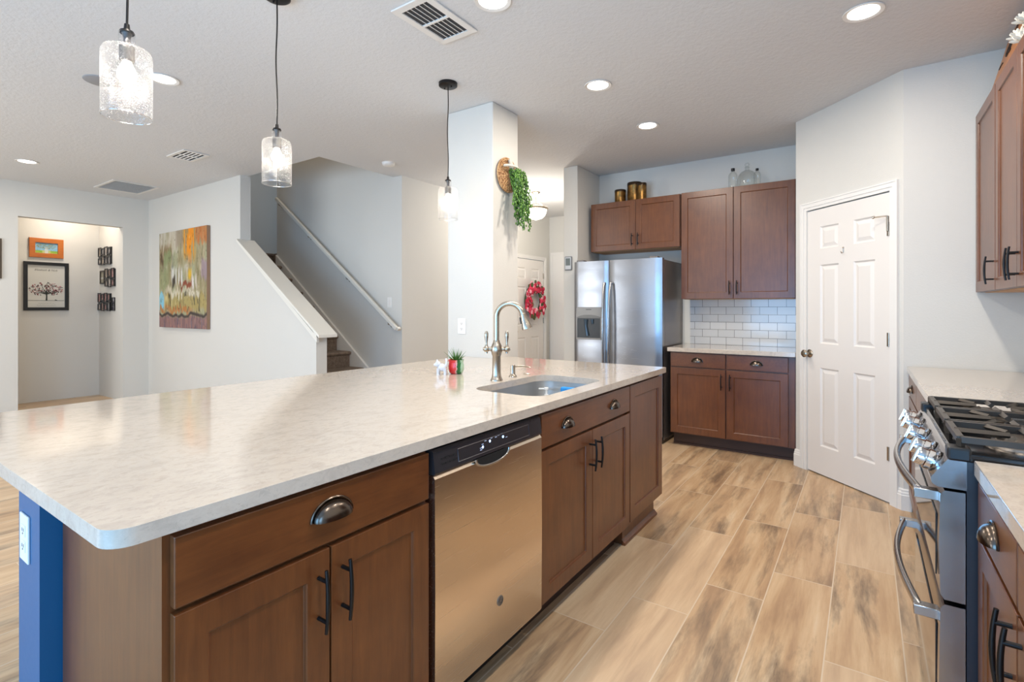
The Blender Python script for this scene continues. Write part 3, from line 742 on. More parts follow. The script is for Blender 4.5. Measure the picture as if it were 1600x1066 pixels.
m=MB(); m.tube([(xm-.03,yy-.006,1.165),(xm-.03,yy-.008,1.10),(xm-.01,yy-.008,1.0)],[.022,.014,.016],10); m.tube([(xm+.04,yy-.006,1.165),(xm+.045,yy-.008,1.12)],[.016,.01],10); mk('paddle',m,plain('paddle_grey',(70,86,100),.15,.3),dsp,smooth=50)
m=MB(); m.box(xm-.03,xm+.03,yy-.0052,yy-.004,1.262,1.268); mk('nameplate',m,M_black,dsp)
for sx in (-1,1):
    m=MB(); xc=SPL+sx*.030; pts=[]
    for k in range(15):
        t=k/14; z=.50+(1.525-.50)*t; pts.append((xc+sx*.012*(1-math.sin(PI*t))*.4,FYf-.02-.045*math.sin(PI*t)**.6,z))
    pts=[(pts[0][0],FYf+.005,.50)]+pts+[(pts[-1][0],FYf+.005,1.525)]
    m.tube(pts,.0155,10,.75,(1,0,0)); mk('door_handle',m,M_steel,fl if sx<0 else frd,smooth=50)
for x in (FX0+.06,FX1-.09):
    m=MB(); m.box(x-.035,x+.045,FYf+.02,FYf+.10,FT-.012,FT+.018); mk('hinge_cover',m,M_fside,fr,bevel=.006)
m=MB(); m.box(FX0+.01,FX1-.01,FYf+.06,5.3,0,.066); mk('kick_grille',m,M_black,fr)

# ================================================================== BACK KITCHEN CABINETS
UX=(1,0,0);NYm=(0,-1,0)
bk=thing('base_cabinet','brown base cabinet with two drawers over two doors under the subway tiles','cabinet',(-1.0,5.1,0))
YB=4.82
m=MB(); m.box(-1.512,-.478,YB,5.40,.115,.875); mk('carcass',m,M_wood,bk)
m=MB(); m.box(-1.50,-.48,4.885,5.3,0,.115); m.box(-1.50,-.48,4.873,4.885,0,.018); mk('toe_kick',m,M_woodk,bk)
base_front(bk,(0,YB,0),UX,NYm,0,dict(drawers=[(-1.503,-1.022,1),(-1.010,-.528,1)],doors=[(-1.503,-1.022,1),(-1.010,-.528,-1)]),split=.735)
worktop('worktop',[(-1.530,4.775),(-.472,4.775),(-.472,5.397),(-1.530,5.397)],None,.876,.914,M_quartz,'short pale quartz worktop below the subway tiles')
def upper(name,label,x0,x1,z0,z1,y=5.10,split=None,wall=5.40):
    r=thing(name,label,'cabinet',((x0+x1)/2,wall-.15,z0))
    m=MB(); m.box(x0,x1,y,wall,z0+.003,z1); mk('carcass',m,M_wood,r)
    m=MB(); m.box(x0+.02,x1-.02,y+.02,wall,z0,z0+.003); mk('underside',m,M_ply,r)
    s_=split or (x0+x1)/2
    for a,b,hs in ((x0+.004,s_-.0025,1),(s_+.0025,x1-.004,-1)):
        m=MB(); shaker(m,(a,y,z0+.004),UX,NYm,b-a,z1-z0-.008); d=mk('cabinet_door',m,M_wood,r,bevel=.0015)
        bar(d,((b-.030) if hs>0 else (a+.030),y-.02,z0+.105),(0,0,1),NYm,.115)
    return r
upper('wall_cabinet','short brown wall cabinet with two doors above the refrigerator',-2.465,-1.502,1.885,2.408,split=-1.957)
upper('wall_cabinet','tall brown wall cabinet with two doors above the subway tiles',-1.492,-.500,1.366,2.412,split=-1.010)
struct('trim_5',MB().box(-.499,-.469,5.09,5.40,1.366,2.412),M_wood,'brown filler strip between wall cabinet and pantry wall')

# things on top of wall cabinets
M_brass=NT('aged_brass'); M_brass.set(Base_Color=M_brass.ramp(M_brass.noise(M_brass.pos(),22,4,.7),[(.3,s2l(72,52,30)),(.7,s2l(160,118,60))]),Metallic=.8,Roughness=.35); M_brass=M_brass.m
for x,y,r,h,lab in ((-2.19,5.24,.060,.150,'small aged brass canister at the left end of the three on the cabinet'),(-2.04,5.27,.076,.215,'tallest aged brass canister with a dark lid in the middle of three'),(-1.915,5.155,.048,.170,'slim aged brass canister in front at the right of the tallest one')):
    c=thing('canister',lab,'canister',(x,y,2.409)); m=MB(); m.lathe([(0,0),(r,0),(r,.004),(r*.985,.008),(r*.985,h*.84),(r,h*.85),(0,h*.85)],(x,y,2.409),(0,0,1),28,False); mk('can_body',m,M_brass,c,smooth=40)
    m=MB(); m.lathe([(r*1.02,h*.84),(r*1.02,h*.97),(r*.97,h),(0,h)],(x,y,2.409),(0,0,1),28,False); mk('lid',m,plain('dark_bronze_lid',(72,56,42),.3,.7),c,smooth=40)
for x,y,r,h,lab in ((-1.045,5.24,.040,.205,'clear glass bottle with black cap left of the round glass jug'),(-.825,5.19,.030,.160,'small clear glass bottle with black cap right of the round glass jug')):
    c=thing('glass_bottle',lab,'bottle',(x,y,2.413)); m=MB(); m.lathe([(0,.002),(r,.002),(r,h*.66),(r*.8,h*.76),(r*.35,h*.84),(r*.35,h*.9)],(x,y,2.413),(0,0,1),24,False); mk('bottle_body',m,M_glass,c,smooth=40)
    m=MB(); m.lathe([(0,h*.88),(r*.44,h*.88),(r*.44,h),(0,h)],(x,y,2.413),(0,0,1),16,False); mk('cap',m,M_black,c,smooth=40)
c=thing('glass_jug','round clear glass cloche shaped jug with a ring finial on the cabinet','jug',(-.925,5.27,2.413))
m=MB(); m.lathe([(0,.002),(.082,.002),(.086,.02),(.086,.08),(.078,.125),(.058,.155),(.030,.172),(.020,.178),(.018,.195)],(-.925,5.27,2.413),(0,0,1),28,False); mk('jug_body',m,M_glass,c,smooth=50)
m=MB(); m.lathe([(0,.195),(.022,.198),(.022,.206),(.012,.210),(0,.212)],(-.925,5.27,2.413),(0,0,1),16,False); m.tube([(-.925+.017*math.cos(t),5.27,2.413+.228+.017*math.sin(t)) for t in [2*PI*k/16 for k in range(17)]],.005,8); mk('stopper',m,M_glass,c,smooth=50)

# ================================================================== RIGHT RUN
XR=.242; UYm=(0,-1,0); NXm=(-1,0,0)
def right_base(label,y0,y1,drawers,doors):
    r=thing('base_cabinet',label,'cabinet',(.55,(y0+y1)/2,0))
    m=MB(); m.box(XR,.85,y0,y1,.115,.875); mk('carcass',m,M_wood,r)
    m=MB(); m.box(XR+.07,.84,y0+.01,y1-.01,0,.115); mk('toe_kick',m,M_woodk,r)
    base_front(r,(XR,0,0),UYm,NXm,0,dict(drawers=drawers,doors=doors),split=.742,cz=.006,bo=.083,so=.022)
    return r
right_base('brown base cabinet with two drawers between the range and the pantry wall',2.437,4.08,[(-4.03,-3.47,1),(-3.46,-2.45,1)],[(-4.03,-3.47,0),(-3.46,-2.96,1),(-2.955,-2.45,-1)])
right_base('narrow brown base cabinet with one drawer and one door just right of the range',1.262,1.655,[(-1.645,-1.265,1)],[(-1.645,-1.265,1)])
right_base('brown base cabinet nearest the camera at the right edge of the picture',.50,1.258,[(-1.255,-.51,1)],[(-1.255,-.885,-1),(-.88,-.51,-1)])
worktop('worktop',[(.217,2.434),(.857,2.434),(.857,4.083),(.217,4.083)],None,.876,.914,M_quartz,'pale quartz worktop between the range and the pantry wall')
worktop('worktop',[(.217,-.4),(.857,-.4),(.857,1.660),(.217,1.660)],None,.876,.914,M_quartz,'pale quartz worktop in the right foreground in front of the range')
def right_upper(label,y0,y1,doors):
    z0,z1=1.372,2.425
    r=thing('wall_cabinet',label,'cabinet',(.7,(y0+y1)/2,z0))
    m=MB(); m.box(.56,.855,y0,y1,z0+.003,z1); mk('carcass',m,M_wood,r)
    m=MB(); m.box(.58,.855,y0+.02,y1-.02,z0,z0+.003); mk('underside',m,M_ply,r)
    for a,b,hs in doors:
        m=MB(); shaker(m,(.56,b,z0+.004),UYm,NXm,b-a,z1-z0-.008); d=mk('cabinet_door',m,M_wood,r,bevel=.0015)
        bar(d,(.54,(a+.030) if hs<0 else (b-.030),z0+.105),(0,0,1),NXm,.128)
right_upper('brown wall cabinet with a single door against the pantry side wall',3.525,4.08,[(3.53,4.075,-1)])
right_upper('brown double door wall cabinet at the right edge beneath the wooden sign',2.62,3.52,[(3.072,3.515,-1),(2.625,3.067,1)])
# sign and flowers on top
sg=thing('wooden_sign','warm brown wooden sign with dark script leaning on top of the right wall cabinets','sign',(.66,3.5,2.426))
T=Matrix.Translation((.562,3.585,2.429))@Matrix.Rotation(math.radians(15),4,'Y')
m=MB(); m.T=T; m.box(0,.018,-.31,.31,0,.355); mk('board',m,wood('sign_wood',(150,92,40),(196,130,66),False,.5),sg,bevel=.003)
def text_part(body,name,parent,mat,P,u,n,size,depth=.001,shear=.0):
    cu=bpy.data.curves.new(name,'FONT'); cu.body=body; cu.size=size; cu.extrude=depth; cu.shear=shear; cu.align_x='CENTER'
    to=bpy.data.objects.new(name+'_tmp',cu); me=bpy.data.meshes.new_from_object(to); bpy.data.objects.remove(to)
    u=Vector(u).normalized(); n=Vector(n).normalized(); z=n.cross(u)
    R=Matrix((u,z,n)).transposed().to_4x4(); R.translation=Vector(P); me.transform(R); me.transform(Matrix.Translation(-wloc(parent))); me.materials.clear(); me.materials.append(mat); me.name=name
    o=bpy.data.objects.new(name,me); COL.objects.link(o); o.parent=parent; return o
M_ink=plain('dark_ink',(40,30,26),.6)
m=MB(); m.T=T   # script stroke lettering "d" shaped loop and tail
def sgp(y,z): return (-.002,y-.03,z+.09)
lp=[(.05*math.cos(t)+.10,.035*math.sin(t)+.12) for t in [2*PI*k/18 for k in range(19)]]
m.tube([sgp(y,z) for y,z in lp],.004,6); m.tube([sgp(y,z) for y,z in ((.05,.25),(.052,.18),(.055,.11),(.045,.08),(.02,.085))],.0045,6)
m.tube([sgp(y,z) for y,z in ((.27,.075),(.23,.085),(.19,.08))],.003,6)
mk('lettering',m,M_ink,sg,smooth=50)
fl_=thing('flower_bunch','bunch of white flowers lying on the right wall cabinets before the sign','flowers',(.585,2.98,2.426))
for k,(x,y,z) in enumerate(((.575,3.20,2.50),(.58,3.13,2.54),(.60,3.03,2.51),(.575,3.15,2.465),(.62,3.02,2.57))):
    m=MB()
    for j in range(22):
        a=j*2.4; tl=.3+1.4*(j/22); d=Vector((math.cos(a)*math.sin(tl),math.sin(a)*math.sin(tl),math.cos(tl))); L=.048
        c_=Vector((x,y,z)); m.tube([c_,c_+d*L*.6,c_+d*L],[.004,.009,.003],6,.35)
    mk('bloom',m,plain('white_petals',(228,222,208),.7),fl_,smooth=60)
m=MB()
for x,y,z in ((.575,3.20,2.495),(.58,3.13,2.535),(.60,3.03,2.50),(.575,3.15,2.46),(.62,3.02,2.56)): m.tube([(.62,2.9,2.432),(.62,3.0,2.46),(x,y,z)],.003,6)
mk('stems',m,plain('stem_green',(86,104,60),.6),fl_)

# ================================================================== RANGE
rg=thing('gas_range','stainless steel gas range with five burner knobs and black grates','stove',(.53,2.05,0))
Y0,Y1=1.668,2.430
m=MB(); m.box(.205,.845,Y0+.002,Y1-.002,.04,.905); mk('body',m,plain('range_side_dark',(38,42,50),.3),rg)
for xx in (.26,.78):
    for yy_ in (Y0+.06,Y1-.06):
        f=MB(); f.cyl((xx,yy_,0),.018,.04); mk('foot',f,M_black,rg)
M_oven=steel('oven_stainless',(176,176,178),.18,'y')
M_og=NT('oven_glass'); M_og.set(Base_Color=s2l(24,22,22),Roughness=.04,Specular_IOR_Level=.8); M_og=M_og.m
def odoor(z0,z1,name):
    m=MB(); pr=[(.203,z0),(.163,z0),(.155,z0+.012),(.152,(z0+z1)/2),(.155,z1-.012),(.163,z1),(.203,z1)]
    m.prism([(x,Y0+.006,z) for x,z in pr],(0,Y1-Y0-.012,0)); d=mk(name,m,M_oven,rg,smooth=40)
    g=MB(); g.box(.1495,.153,Y0+.055,Y1-.055,z0+.04,z1-.075); mk('oven_window',g,M_og,d,bevel=.001)
    return d
od=odoor(.552,.826,'upper_oven_door'); ld=odoor(.115,.540,'lower_oven_door')
m=MB(); m.box(.163,.203,Y0+.006,Y1-.006,.045,.108); mk('bottom_drawer',m,M_oven,rg,bevel=.003)
def ohandle(z,par):
    m=MB(); a,b=Y0+.055,Y1-.045; pts=[]
    for k in range(17):
        t=k/16; pts.append((.118-.034*math.sin(PI*t),a+(b-a)*t,z+.004*math.sin(PI*t)))
    m.tube(pts,.015,12,.62,(1,0,0))
    for y in (a,b): m.box(.104,.156,y-.016,y+.016,z-.013,z+.013)
    mk('oven_handle',m,M_steel,par,smooth=40,bevel=.002)
ohandle(.800,od); ohandle(.493,ld)
m=MB(); pr=[(.205,.834),(.150,.834),(.138,.842),(.136,.856),(.172,.910),(.180,.914),(.205,.914)]
m.prism([(x,Y0+.003,z) for x,z in pr],(0,Y1-Y0-.006,0)); cpn=mk('control_panel',m,M_oven,rg,smooth=30)
kn=Vector((-.93,0,.36)).normalized()
for y in (1.745,1.865,2.05,2.235,2.355):
    m=MB(); q=Vector((.158,y,.876)); m.lathe([(.031,0),(.031,.008),(.019,.010),(.019,.014),(.028,.016),(.028,.028),(.024,.030),(.024,.046),(.022,.049),(0,.049)],q,kn,28,False)
    kb=mk('burner_knob',m,M_chrome,rg,smooth=35)
    m=MB(); c_=q+kn*.044; side_=Vector((0,1,0)); upv=kn.cross(side_); m.prism([c_+side_*.006*sx+upv*.023*sy for sx,sy in ((-1,-1),(1,-1),(1,1),(-1,1))],kn*.010); mk('knob_grip',m,M_chrome,kb,bevel=.002)
m=MB(); m.box(.178,.85,Y0,Y1,.905,.926); ct=mk('cooktop',m,plain('black_enamel',(22,22,24),.12),rg,bevel=.004)
for yy_ in ((Y0-.001,Y0+.05),(Y1-.05,Y1+.001)):
    m=MB(); m.box(.168,.215,*yy_,.904,.938); mk('corner_cap',m,M_black,rg,bevel=.006)
for i,(x,y,r) in enumerate(((.33,1.82,.048),(.33,2.28,.040),(.66,1.82,.036),(.66,2.28,.048),(.50,2.05,.050))):
    m=MB(); m.lathe([(r*1.5,0),(r*1.45,.006),(r*1.05,.008),(r*1.05,.016),(0,.016)],(x,y,.926),(0,0,1),28,False); b_=mk('burner',m,plain('burner_aluminium',(150,140,130),.35,.9),rg,smooth=40)
    m=MB(); m.lathe([(r,0),(r,.006),(r*.9,.009),(0,.009)],(x,y,.942),(0,0,1),28,False); mk('burner_cap',m,M_iron,b_,smooth=40)
def grate(y0,y1,par):
    m=MB(); t=.008; zt,zb=.962,.944; x0,x1=.196,.80
    def rail(a,b,hh=.016,w=.007):
        a=Vector(a);b=Vector(b); m.tube([a,b],.0105,4,1.0,(0,0,1))
    z=.955
    for y in (y0+.01,y1-.01): rail((x0,y,z),(x1,y,z))
    for x in (x0,x1): rail((x,y0+.01,z),(x,y1-.01,z))
    ym=(y0+y1)/2; xm=(x0+x1)/2
    rail((xm,y0+.01,z),(xm,y1-.01,z))
    for cx in ((x0+xm)/2,(x1+xm)/2):
        for d in ((1,0),(-1,0),(0,1),(0,-1)):
            L=(xm-x0)/2 if d[0] else (y1-y0)/2-.01
            a=Vector((cx+d[0]*L,ym+d[1]*L,z)); b=Vector((cx+d[0]*L*.28,ym+d[1]*L*.28,z+.001)); m.tube([a,b],[.010,.008],4)
    for cx in ((x0+xm)/2,(x1+xm)/2):
        for sx in (-1,1):
            for sy in (-1,1):
                e0=y0+.01 if sy<0 else y1-.01; m.tube([(cx+sx*.075,e0,z),(cx+sx*.040,ym+sy*.040,z+.002)],[.008,.006],4)
    for x in (x0,xm,x1):
        for y in (y0+.01,y1-.01):
            m.tube([(x,y,.9255),(x,y,.957)],[.008,.009],4)
    mk('grate',m,M_iron,par,bevel=.002)
w_=(Y1-Y0-.03)/3
for k in range(3): grate(Y0+.015+k*w_+.002,Y0+.015+(k+1)*w_-.002,rg)

# ================================================================== CEILING FIXTURES
def can(x,y,label,on=True,group='round recessed ceiling lights'):
    r=thing('recessed_light',label,'ceiling light',(x,y,CEIL),group if on else None)
    m=MB(); m.lathe([(.070,-.001),(.088,-.001),(.092,-.004),(.090,-.008),(.074,-.006),(.070,-.004)],(x,y,CEIL),(0,0,1),36,False); mk('trim_ring',m,M_trim if on else plain('grey_grille',(130,130,132),.6),r,smooth=40)
    m=MB(); m.lathe([(.071,-.0005),(.071,-.004),(.0,-.005)],(x,y,CEIL),(0,0,1),36,False); mk('lens',m,M_lampon if on else plain('grey_grille_centre',(140,140,142),.7),r,smooth=40)
    if on: area('can_lamp',(x,y,CEIL-.012),(0,0,0),.13,.13,CAN_W,CAN_C,'DISK').parent=None
can(-1.495,3.191,'lit round recessed ceiling light right of the third pendant, nearer of the middle pair')
can(-1.486,4.132,'lit round recessed ceiling light nearest the tall wall cabinets')
can(-.009,3.168,'lit round recessed ceiling light above the pantry door side of the kitchen')
can(-1.506,2.015,'lit round recessed ceiling light cut off by the top edge of the picture')
can(-7.121,1.504,'lit round recessed ceiling light at the far left over the living room')
can(-3.813,1.473,'lit round recessed ceiling light half hidden behind the nearest pendant')
for x,y in ((0,1.9),(0,.6),(-1.5,.6),(-3.8,-1.2),(-7.1,-1.2)): can(x,y,'recessed ceiling light outside the picture')
r=thing('ceiling_speaker','unlit round grey ceiling disc left of the nearest pendant','speaker',(-4.19,1.25,CEIL))
m=MB(); m.lathe([(0,-.010),(.085,-.010),(.095,-.006),(.095,-.0005)],(-4.19,1.25,CEIL),(0,0,1),32,False); mk('grille',m,plain('speaker_grey',(150,150,152),.7),r,smooth=40)

def vent(x0,x1,y0,y1,label,along,ns,mid,gap=M_gap,name='air_vent',b=.035):
    r=thing(name,label,'vent',((x0+x1)/2,(y0+y1)/2,CEIL))
    m=MB(); z0,z1=CEIL-.010,CEIL-.0005
    m.box(x0,x1,y0,y0+b,z0,z1).box(x0,x1,y1-b,y1,z0,z1).box(x0,x0+b,y0+b,y1-b,z0,z1).box(x1-b,x1,y0+b,y1-b,z0,z1)
    if mid=='x': xm=(x0+x1)/2; m.box(xm-.008,xm+.008,y0+b,y1-b,z0,z1)
    if mid=='y': ym=(y0+y1)/2; m.box(x0+b,x1-b,ym-.008,ym+.008,z0,z1)
    mk('frame',m,M_trim,r,bevel=.002)
    m=MB(); m.box(x0+b,x1-b,y0+b,y1-b,CEIL-.003,CEIL-.0005); mk('backing',m,gap,r)
    m=MB()
    for k in range(1,ns):
        if along=='y': x=x0+b+(x1-x0-2*b)*k/ns; m.prism([(x-.004,y0+b,CEIL-.003),(x+.003,y0+b,CEIL-.003),(x+.006,y0+b,CEIL-.009),(x+.002,y0+b,CEIL-.009)],(0,y1-y0-2*b,0))
        else: y=y0+b+(y1-y0-2*b)*k/ns; m.prism([(x0+b,y-.004,CEIL-.003),(x0+b,y+.003,CEIL-.003),(x0+b,y+.006,CEIL-.009),(x0+b,y+.002,CEIL-.009)],(x1-x0-2*b,0,0))
    mk('louvres',m,M_trim,r)
vent(-1.985,-1.735,1.790,2.185,'white louvred ceiling vent above the island near the top edge','y',6,'y',plain('vent_dark',(60,60,62),.8),b=.038)
vent(-5.72,-5.34,2.235,2.475,'small white ceiling vent with dark slots, the middle one of three','x',5,'x',plain('vent_dark2',(22,22,24),.8),b=.03)
vent(-7.93,-7.28,2.29,2.78,'large white return air grille in the ceiling corner above the painting','y',16,None,plain('vent_grey',(84,84,86),.8),b=.03)
m=MB(); m.lathe([(0,-.036),(.045,-.036),(.060,-.028),(.065,-.018),(.065,-.004),(.070,-.0005)],(-4.09,3.66,CEIL),(0,0,1),28,False)
tag(mk('smoke_detector',m,M_trim,smooth=40),'round white smoke detector on the ceiling before the stairs','smoke detector')

# pendants
def pendant(x,y,zt,label):
    """zt: top of glass neck"""
    r=thing('pendant_light',label,'pendant light',(x,y,CEIL),'three glass pendants over the island')
    m=MB(); m.lathe([(0,-.028),(.052,-.026),(.062,-.020),(.063,-.0005)],(x,y,CEIL),(0,0,1),32,False)
    for s_ in (-1,1): m.ball((x+.03*s_,y,CEIL-.030),.005,8,6)
    mk('canopy',m,M_hblack,r,smooth=40)
    m=MB(); pts=[]; H=CEIL-.026-(zt+.018)
    for k in range(25):
        t=k/24; pts.append((x+.003*math.sin(9*t)*math.sin(PI*t),y+.003*math.cos(7*t)*math.sin(PI*t),CEIL-.026-H*t))
    m.tube(pts,.0034,8); mk('cord',m,M_hblack,r,smooth=60)
    m=MB(); m.lathe([(0,.026),(.007,.024),(.009,.006),(.018,.003),(.0205,-.003),(.019,-.005)],(x,y,zt),(0,0,1),20,False); mk('cap',m,M_hblack,r,smooth=40)
    m=MB(); m.lathe([(.014,-.004),(.009,-.020),(.009,-.038),(.019,-.042),(.0205,-.048),(.0205,-.088),(.017,-.092),(0,-.092)],(x,y,zt),(0,0,1),20,False); mk('socket',m,plain('socket_grey',(88,84,82),.4,.5),r,smooth=40)
    m=MB(); ir=.0022
    prof=[(.0215,-.003),(.0215,-.044),(.025,-.050),(.050,-.052),(.060,-.057),(.0645,-.066),(.066,-.078),(.066,-.262)]
    m.lathe(prof,(x,y,zt),(0,0,1),48,False); g=mk('glass_shade',m,M_seed,r,smooth=60)
    m=MB(); m.tube([(x+.066*math.cos(t),y+.066*math.sin(t),zt-.262) for t in [2*PI*k/48 for k in range(49)]],.0016,6); mk('glass_rim',m,thinglass('glass_rim_mat',(.9,.9,.9,1),.6,0,.45),g,smooth=60)
    m=MB(); m.lathe([(.012,-.088),(.013,-.098),(.022,-.115),(.0265,-.130),(.023,-.146),(.013,-.157),(0,-.160)],(x,y,zt),(0,0,1),20,False); mk('bulb',m,M_bulb,r,smooth=60)
    l=bpy.data.lights.new('pendant_lamp','POINT'); l.energy=7; l.color=(1,.9,.76); l.shadow_soft_size=.034
    o=bpy.data.objects.new('pendant_lamp',l); COL.objects.link(o); o.location=(x,y,zt-.135)
pendant(-1.875,.625,2.135,'nearest and largest looking glass pendant at the upper left')
pendant(-2.331,1.385,2.143,'middle glass pendant hanging in front of the stairs')
pendant(-2.312,2.591,2.142,'farthest glass pendant hanging just left of the column')
# foyer lamp
fx,fy=-3.545,5.68
r=thing('foyer_light','semi flush foyer ceiling lamp with a glowing white bowl','ceiling light',(fx,fy,CEIL))
m=MB(); m.lathe([(0,-.035),(.03,-.033),(.06,-.012),(.065,-.0005)],(fx,fy,CEIL),(0,0,1),28,False); mk('canopy',m,M_nickel,r,smooth=40)
m=MB(); m.tube([(fx,fy,CEIL-.03),(fx,fy,2.44)],.006,8)
for k in range(3):
    a=k*2.094; m.tube([(fx,fy,CEIL-.05),(fx+.02*math.cos(a),fy+.02*math.sin(a),CEIL-.12),(fx+.150*math.cos(a),fy+.150*math.sin(a),2.575)],.004,6)
mk('stem',m,M_nickel,r,smooth=40)
m=MB(); m.lathe([(.125,2.555-CEIL),(.162,2.570-CEIL),(.168,2.582-CEIL),(.160,2.592-CEIL),(.140,2.585-CEIL)],(fx,fy,CEIL),(0,0,1),40,False); mk('rim',m,M_nickel,r,smooth=50)
m=MB(); m.lathe([(.145,2.58-CEIL),(.140,2.535-CEIL),(.120,2.485-CEIL),(.080,2.452-CEIL),(.03,2.438-CEIL),(0,2.436-CEIL)],(fx,fy,CEIL),(0,0,1),40,False); mk('bowl',m,M_bowl,r,smooth=60)
m=MB(); m.lathe([(0,-.012),(.008,-.008),(.006,.0),(.012,.006),(0,.008)],(fx,fy,2.434),(0,0,1),12,False); mk('finial',m,M_nickel,r,smooth=60)
l=bpy.data.lights.new('foyer_lamp','POINT'); l.energy=16; l.color=(1,.92,.82); l.shadow_soft_size=.06
o=bpy.data.objects.new('foyer_lamp',l); COL.objects.link(o); o.location=(fx,fy,2.64)
l=bpy.data.lights.new('foyer_bowl_lamp','POINT'); l.energy=38; l.color=(1,.94,.86); l.shadow_soft_size=.10
o=bpy.data.objects.new('foyer_bowl_lamp',l); COL.objects.link(o); o.location=(fx,fy,2.30)
area('hall_lamp',(-8.85,2.3,CEIL-.02),(0,0,0),.25,.25,11,(1,.88,.74),'DISK')
area('stairwell_lamp',(-6.2,3.65,5.15),(0,0,0),.3,.3,12,(1,.85,.7),'DISK')

# ================================================================== WALL DECOR
def color_panel(name,fn,O,u,n,w,h,nu,nv,parent,mat):
    O=Vector(O);u=Vector(u);n=Vector(n);z=Vector((0,0,1)); me=bpy.data.meshes.new(name); vs=[];fs=[];cols=[]; base=wloc(parent)
    for i in range(nu):
        for j in range(nv):
            a0,a1,b0,b1=w*i/nu,w*(i+1)/nu,h*j/nv,h*(j+1)/nv; b=len(vs)
            vs+=[tuple(O+u*x+z*y+n*0-base) for x,y in ((a0,b0),(a1,b0),(a1,b1),(a0,b1))]; fs.append((b,b+1,b+2,b+3)); cols.append(fn((i+.5)/nu,(j+.5)/nv))
    me.from_pydata(vs,[],fs); at=me.color_attributes.new('Col','FLOAT_COLOR','CORNER')
    for k,c in enumerate(cols):
        c=s2l(*c)
        for q in range(4): at.data[k*4+q].color=c
    me.materials.append(mat); o=bpy.data.objects.new(name,me); COL.objects.link(o); o.parent=parent; return o
def cl_(c): return tuple(max(0,min(255,v)) for v in c)
def mixc(a,b,t): t=max(0,min(1,t)); return tuple(x+(y-x)*t for x,y in zip(a,b))
rnd=random.Random(3)
streak=[[rnd.random() for _ in range(400)] for _ in range(12)]
def hsh(i,j,k): return (math.sin(i*127.1+j*311.7+k*74.7)*43758.5453)%1.0
def sn(u,v,k,fu,fv):
    x=u*fu; i=int(math.floor(x)); f=x-i
    def col(i):
        y=v*fv+hsh(i,0,k)*9; j=int(math.floor(y)); g=y-j; g=g*g*(3-2*g); return hsh(i,j,k)*(1-g)+hsh(i,j+1,k)*g
    f=f*f*(3-2*f); return col(i)*(1-f)+col(i+1)*f
def sst(a,b,x): t=max(0,min(1,(x-a)/(b-a))); return t*t*(3-2*t)
def box_(u,v,u0,u1,v0,v1,su=.03,sv=.03): return sst(u0-su,u0+su,u)*(1-sst(u1-su,u1+su,u))*sst(v0-sv,v0+sv,v)*(1-sst(v1-sv,v1+sv,v))
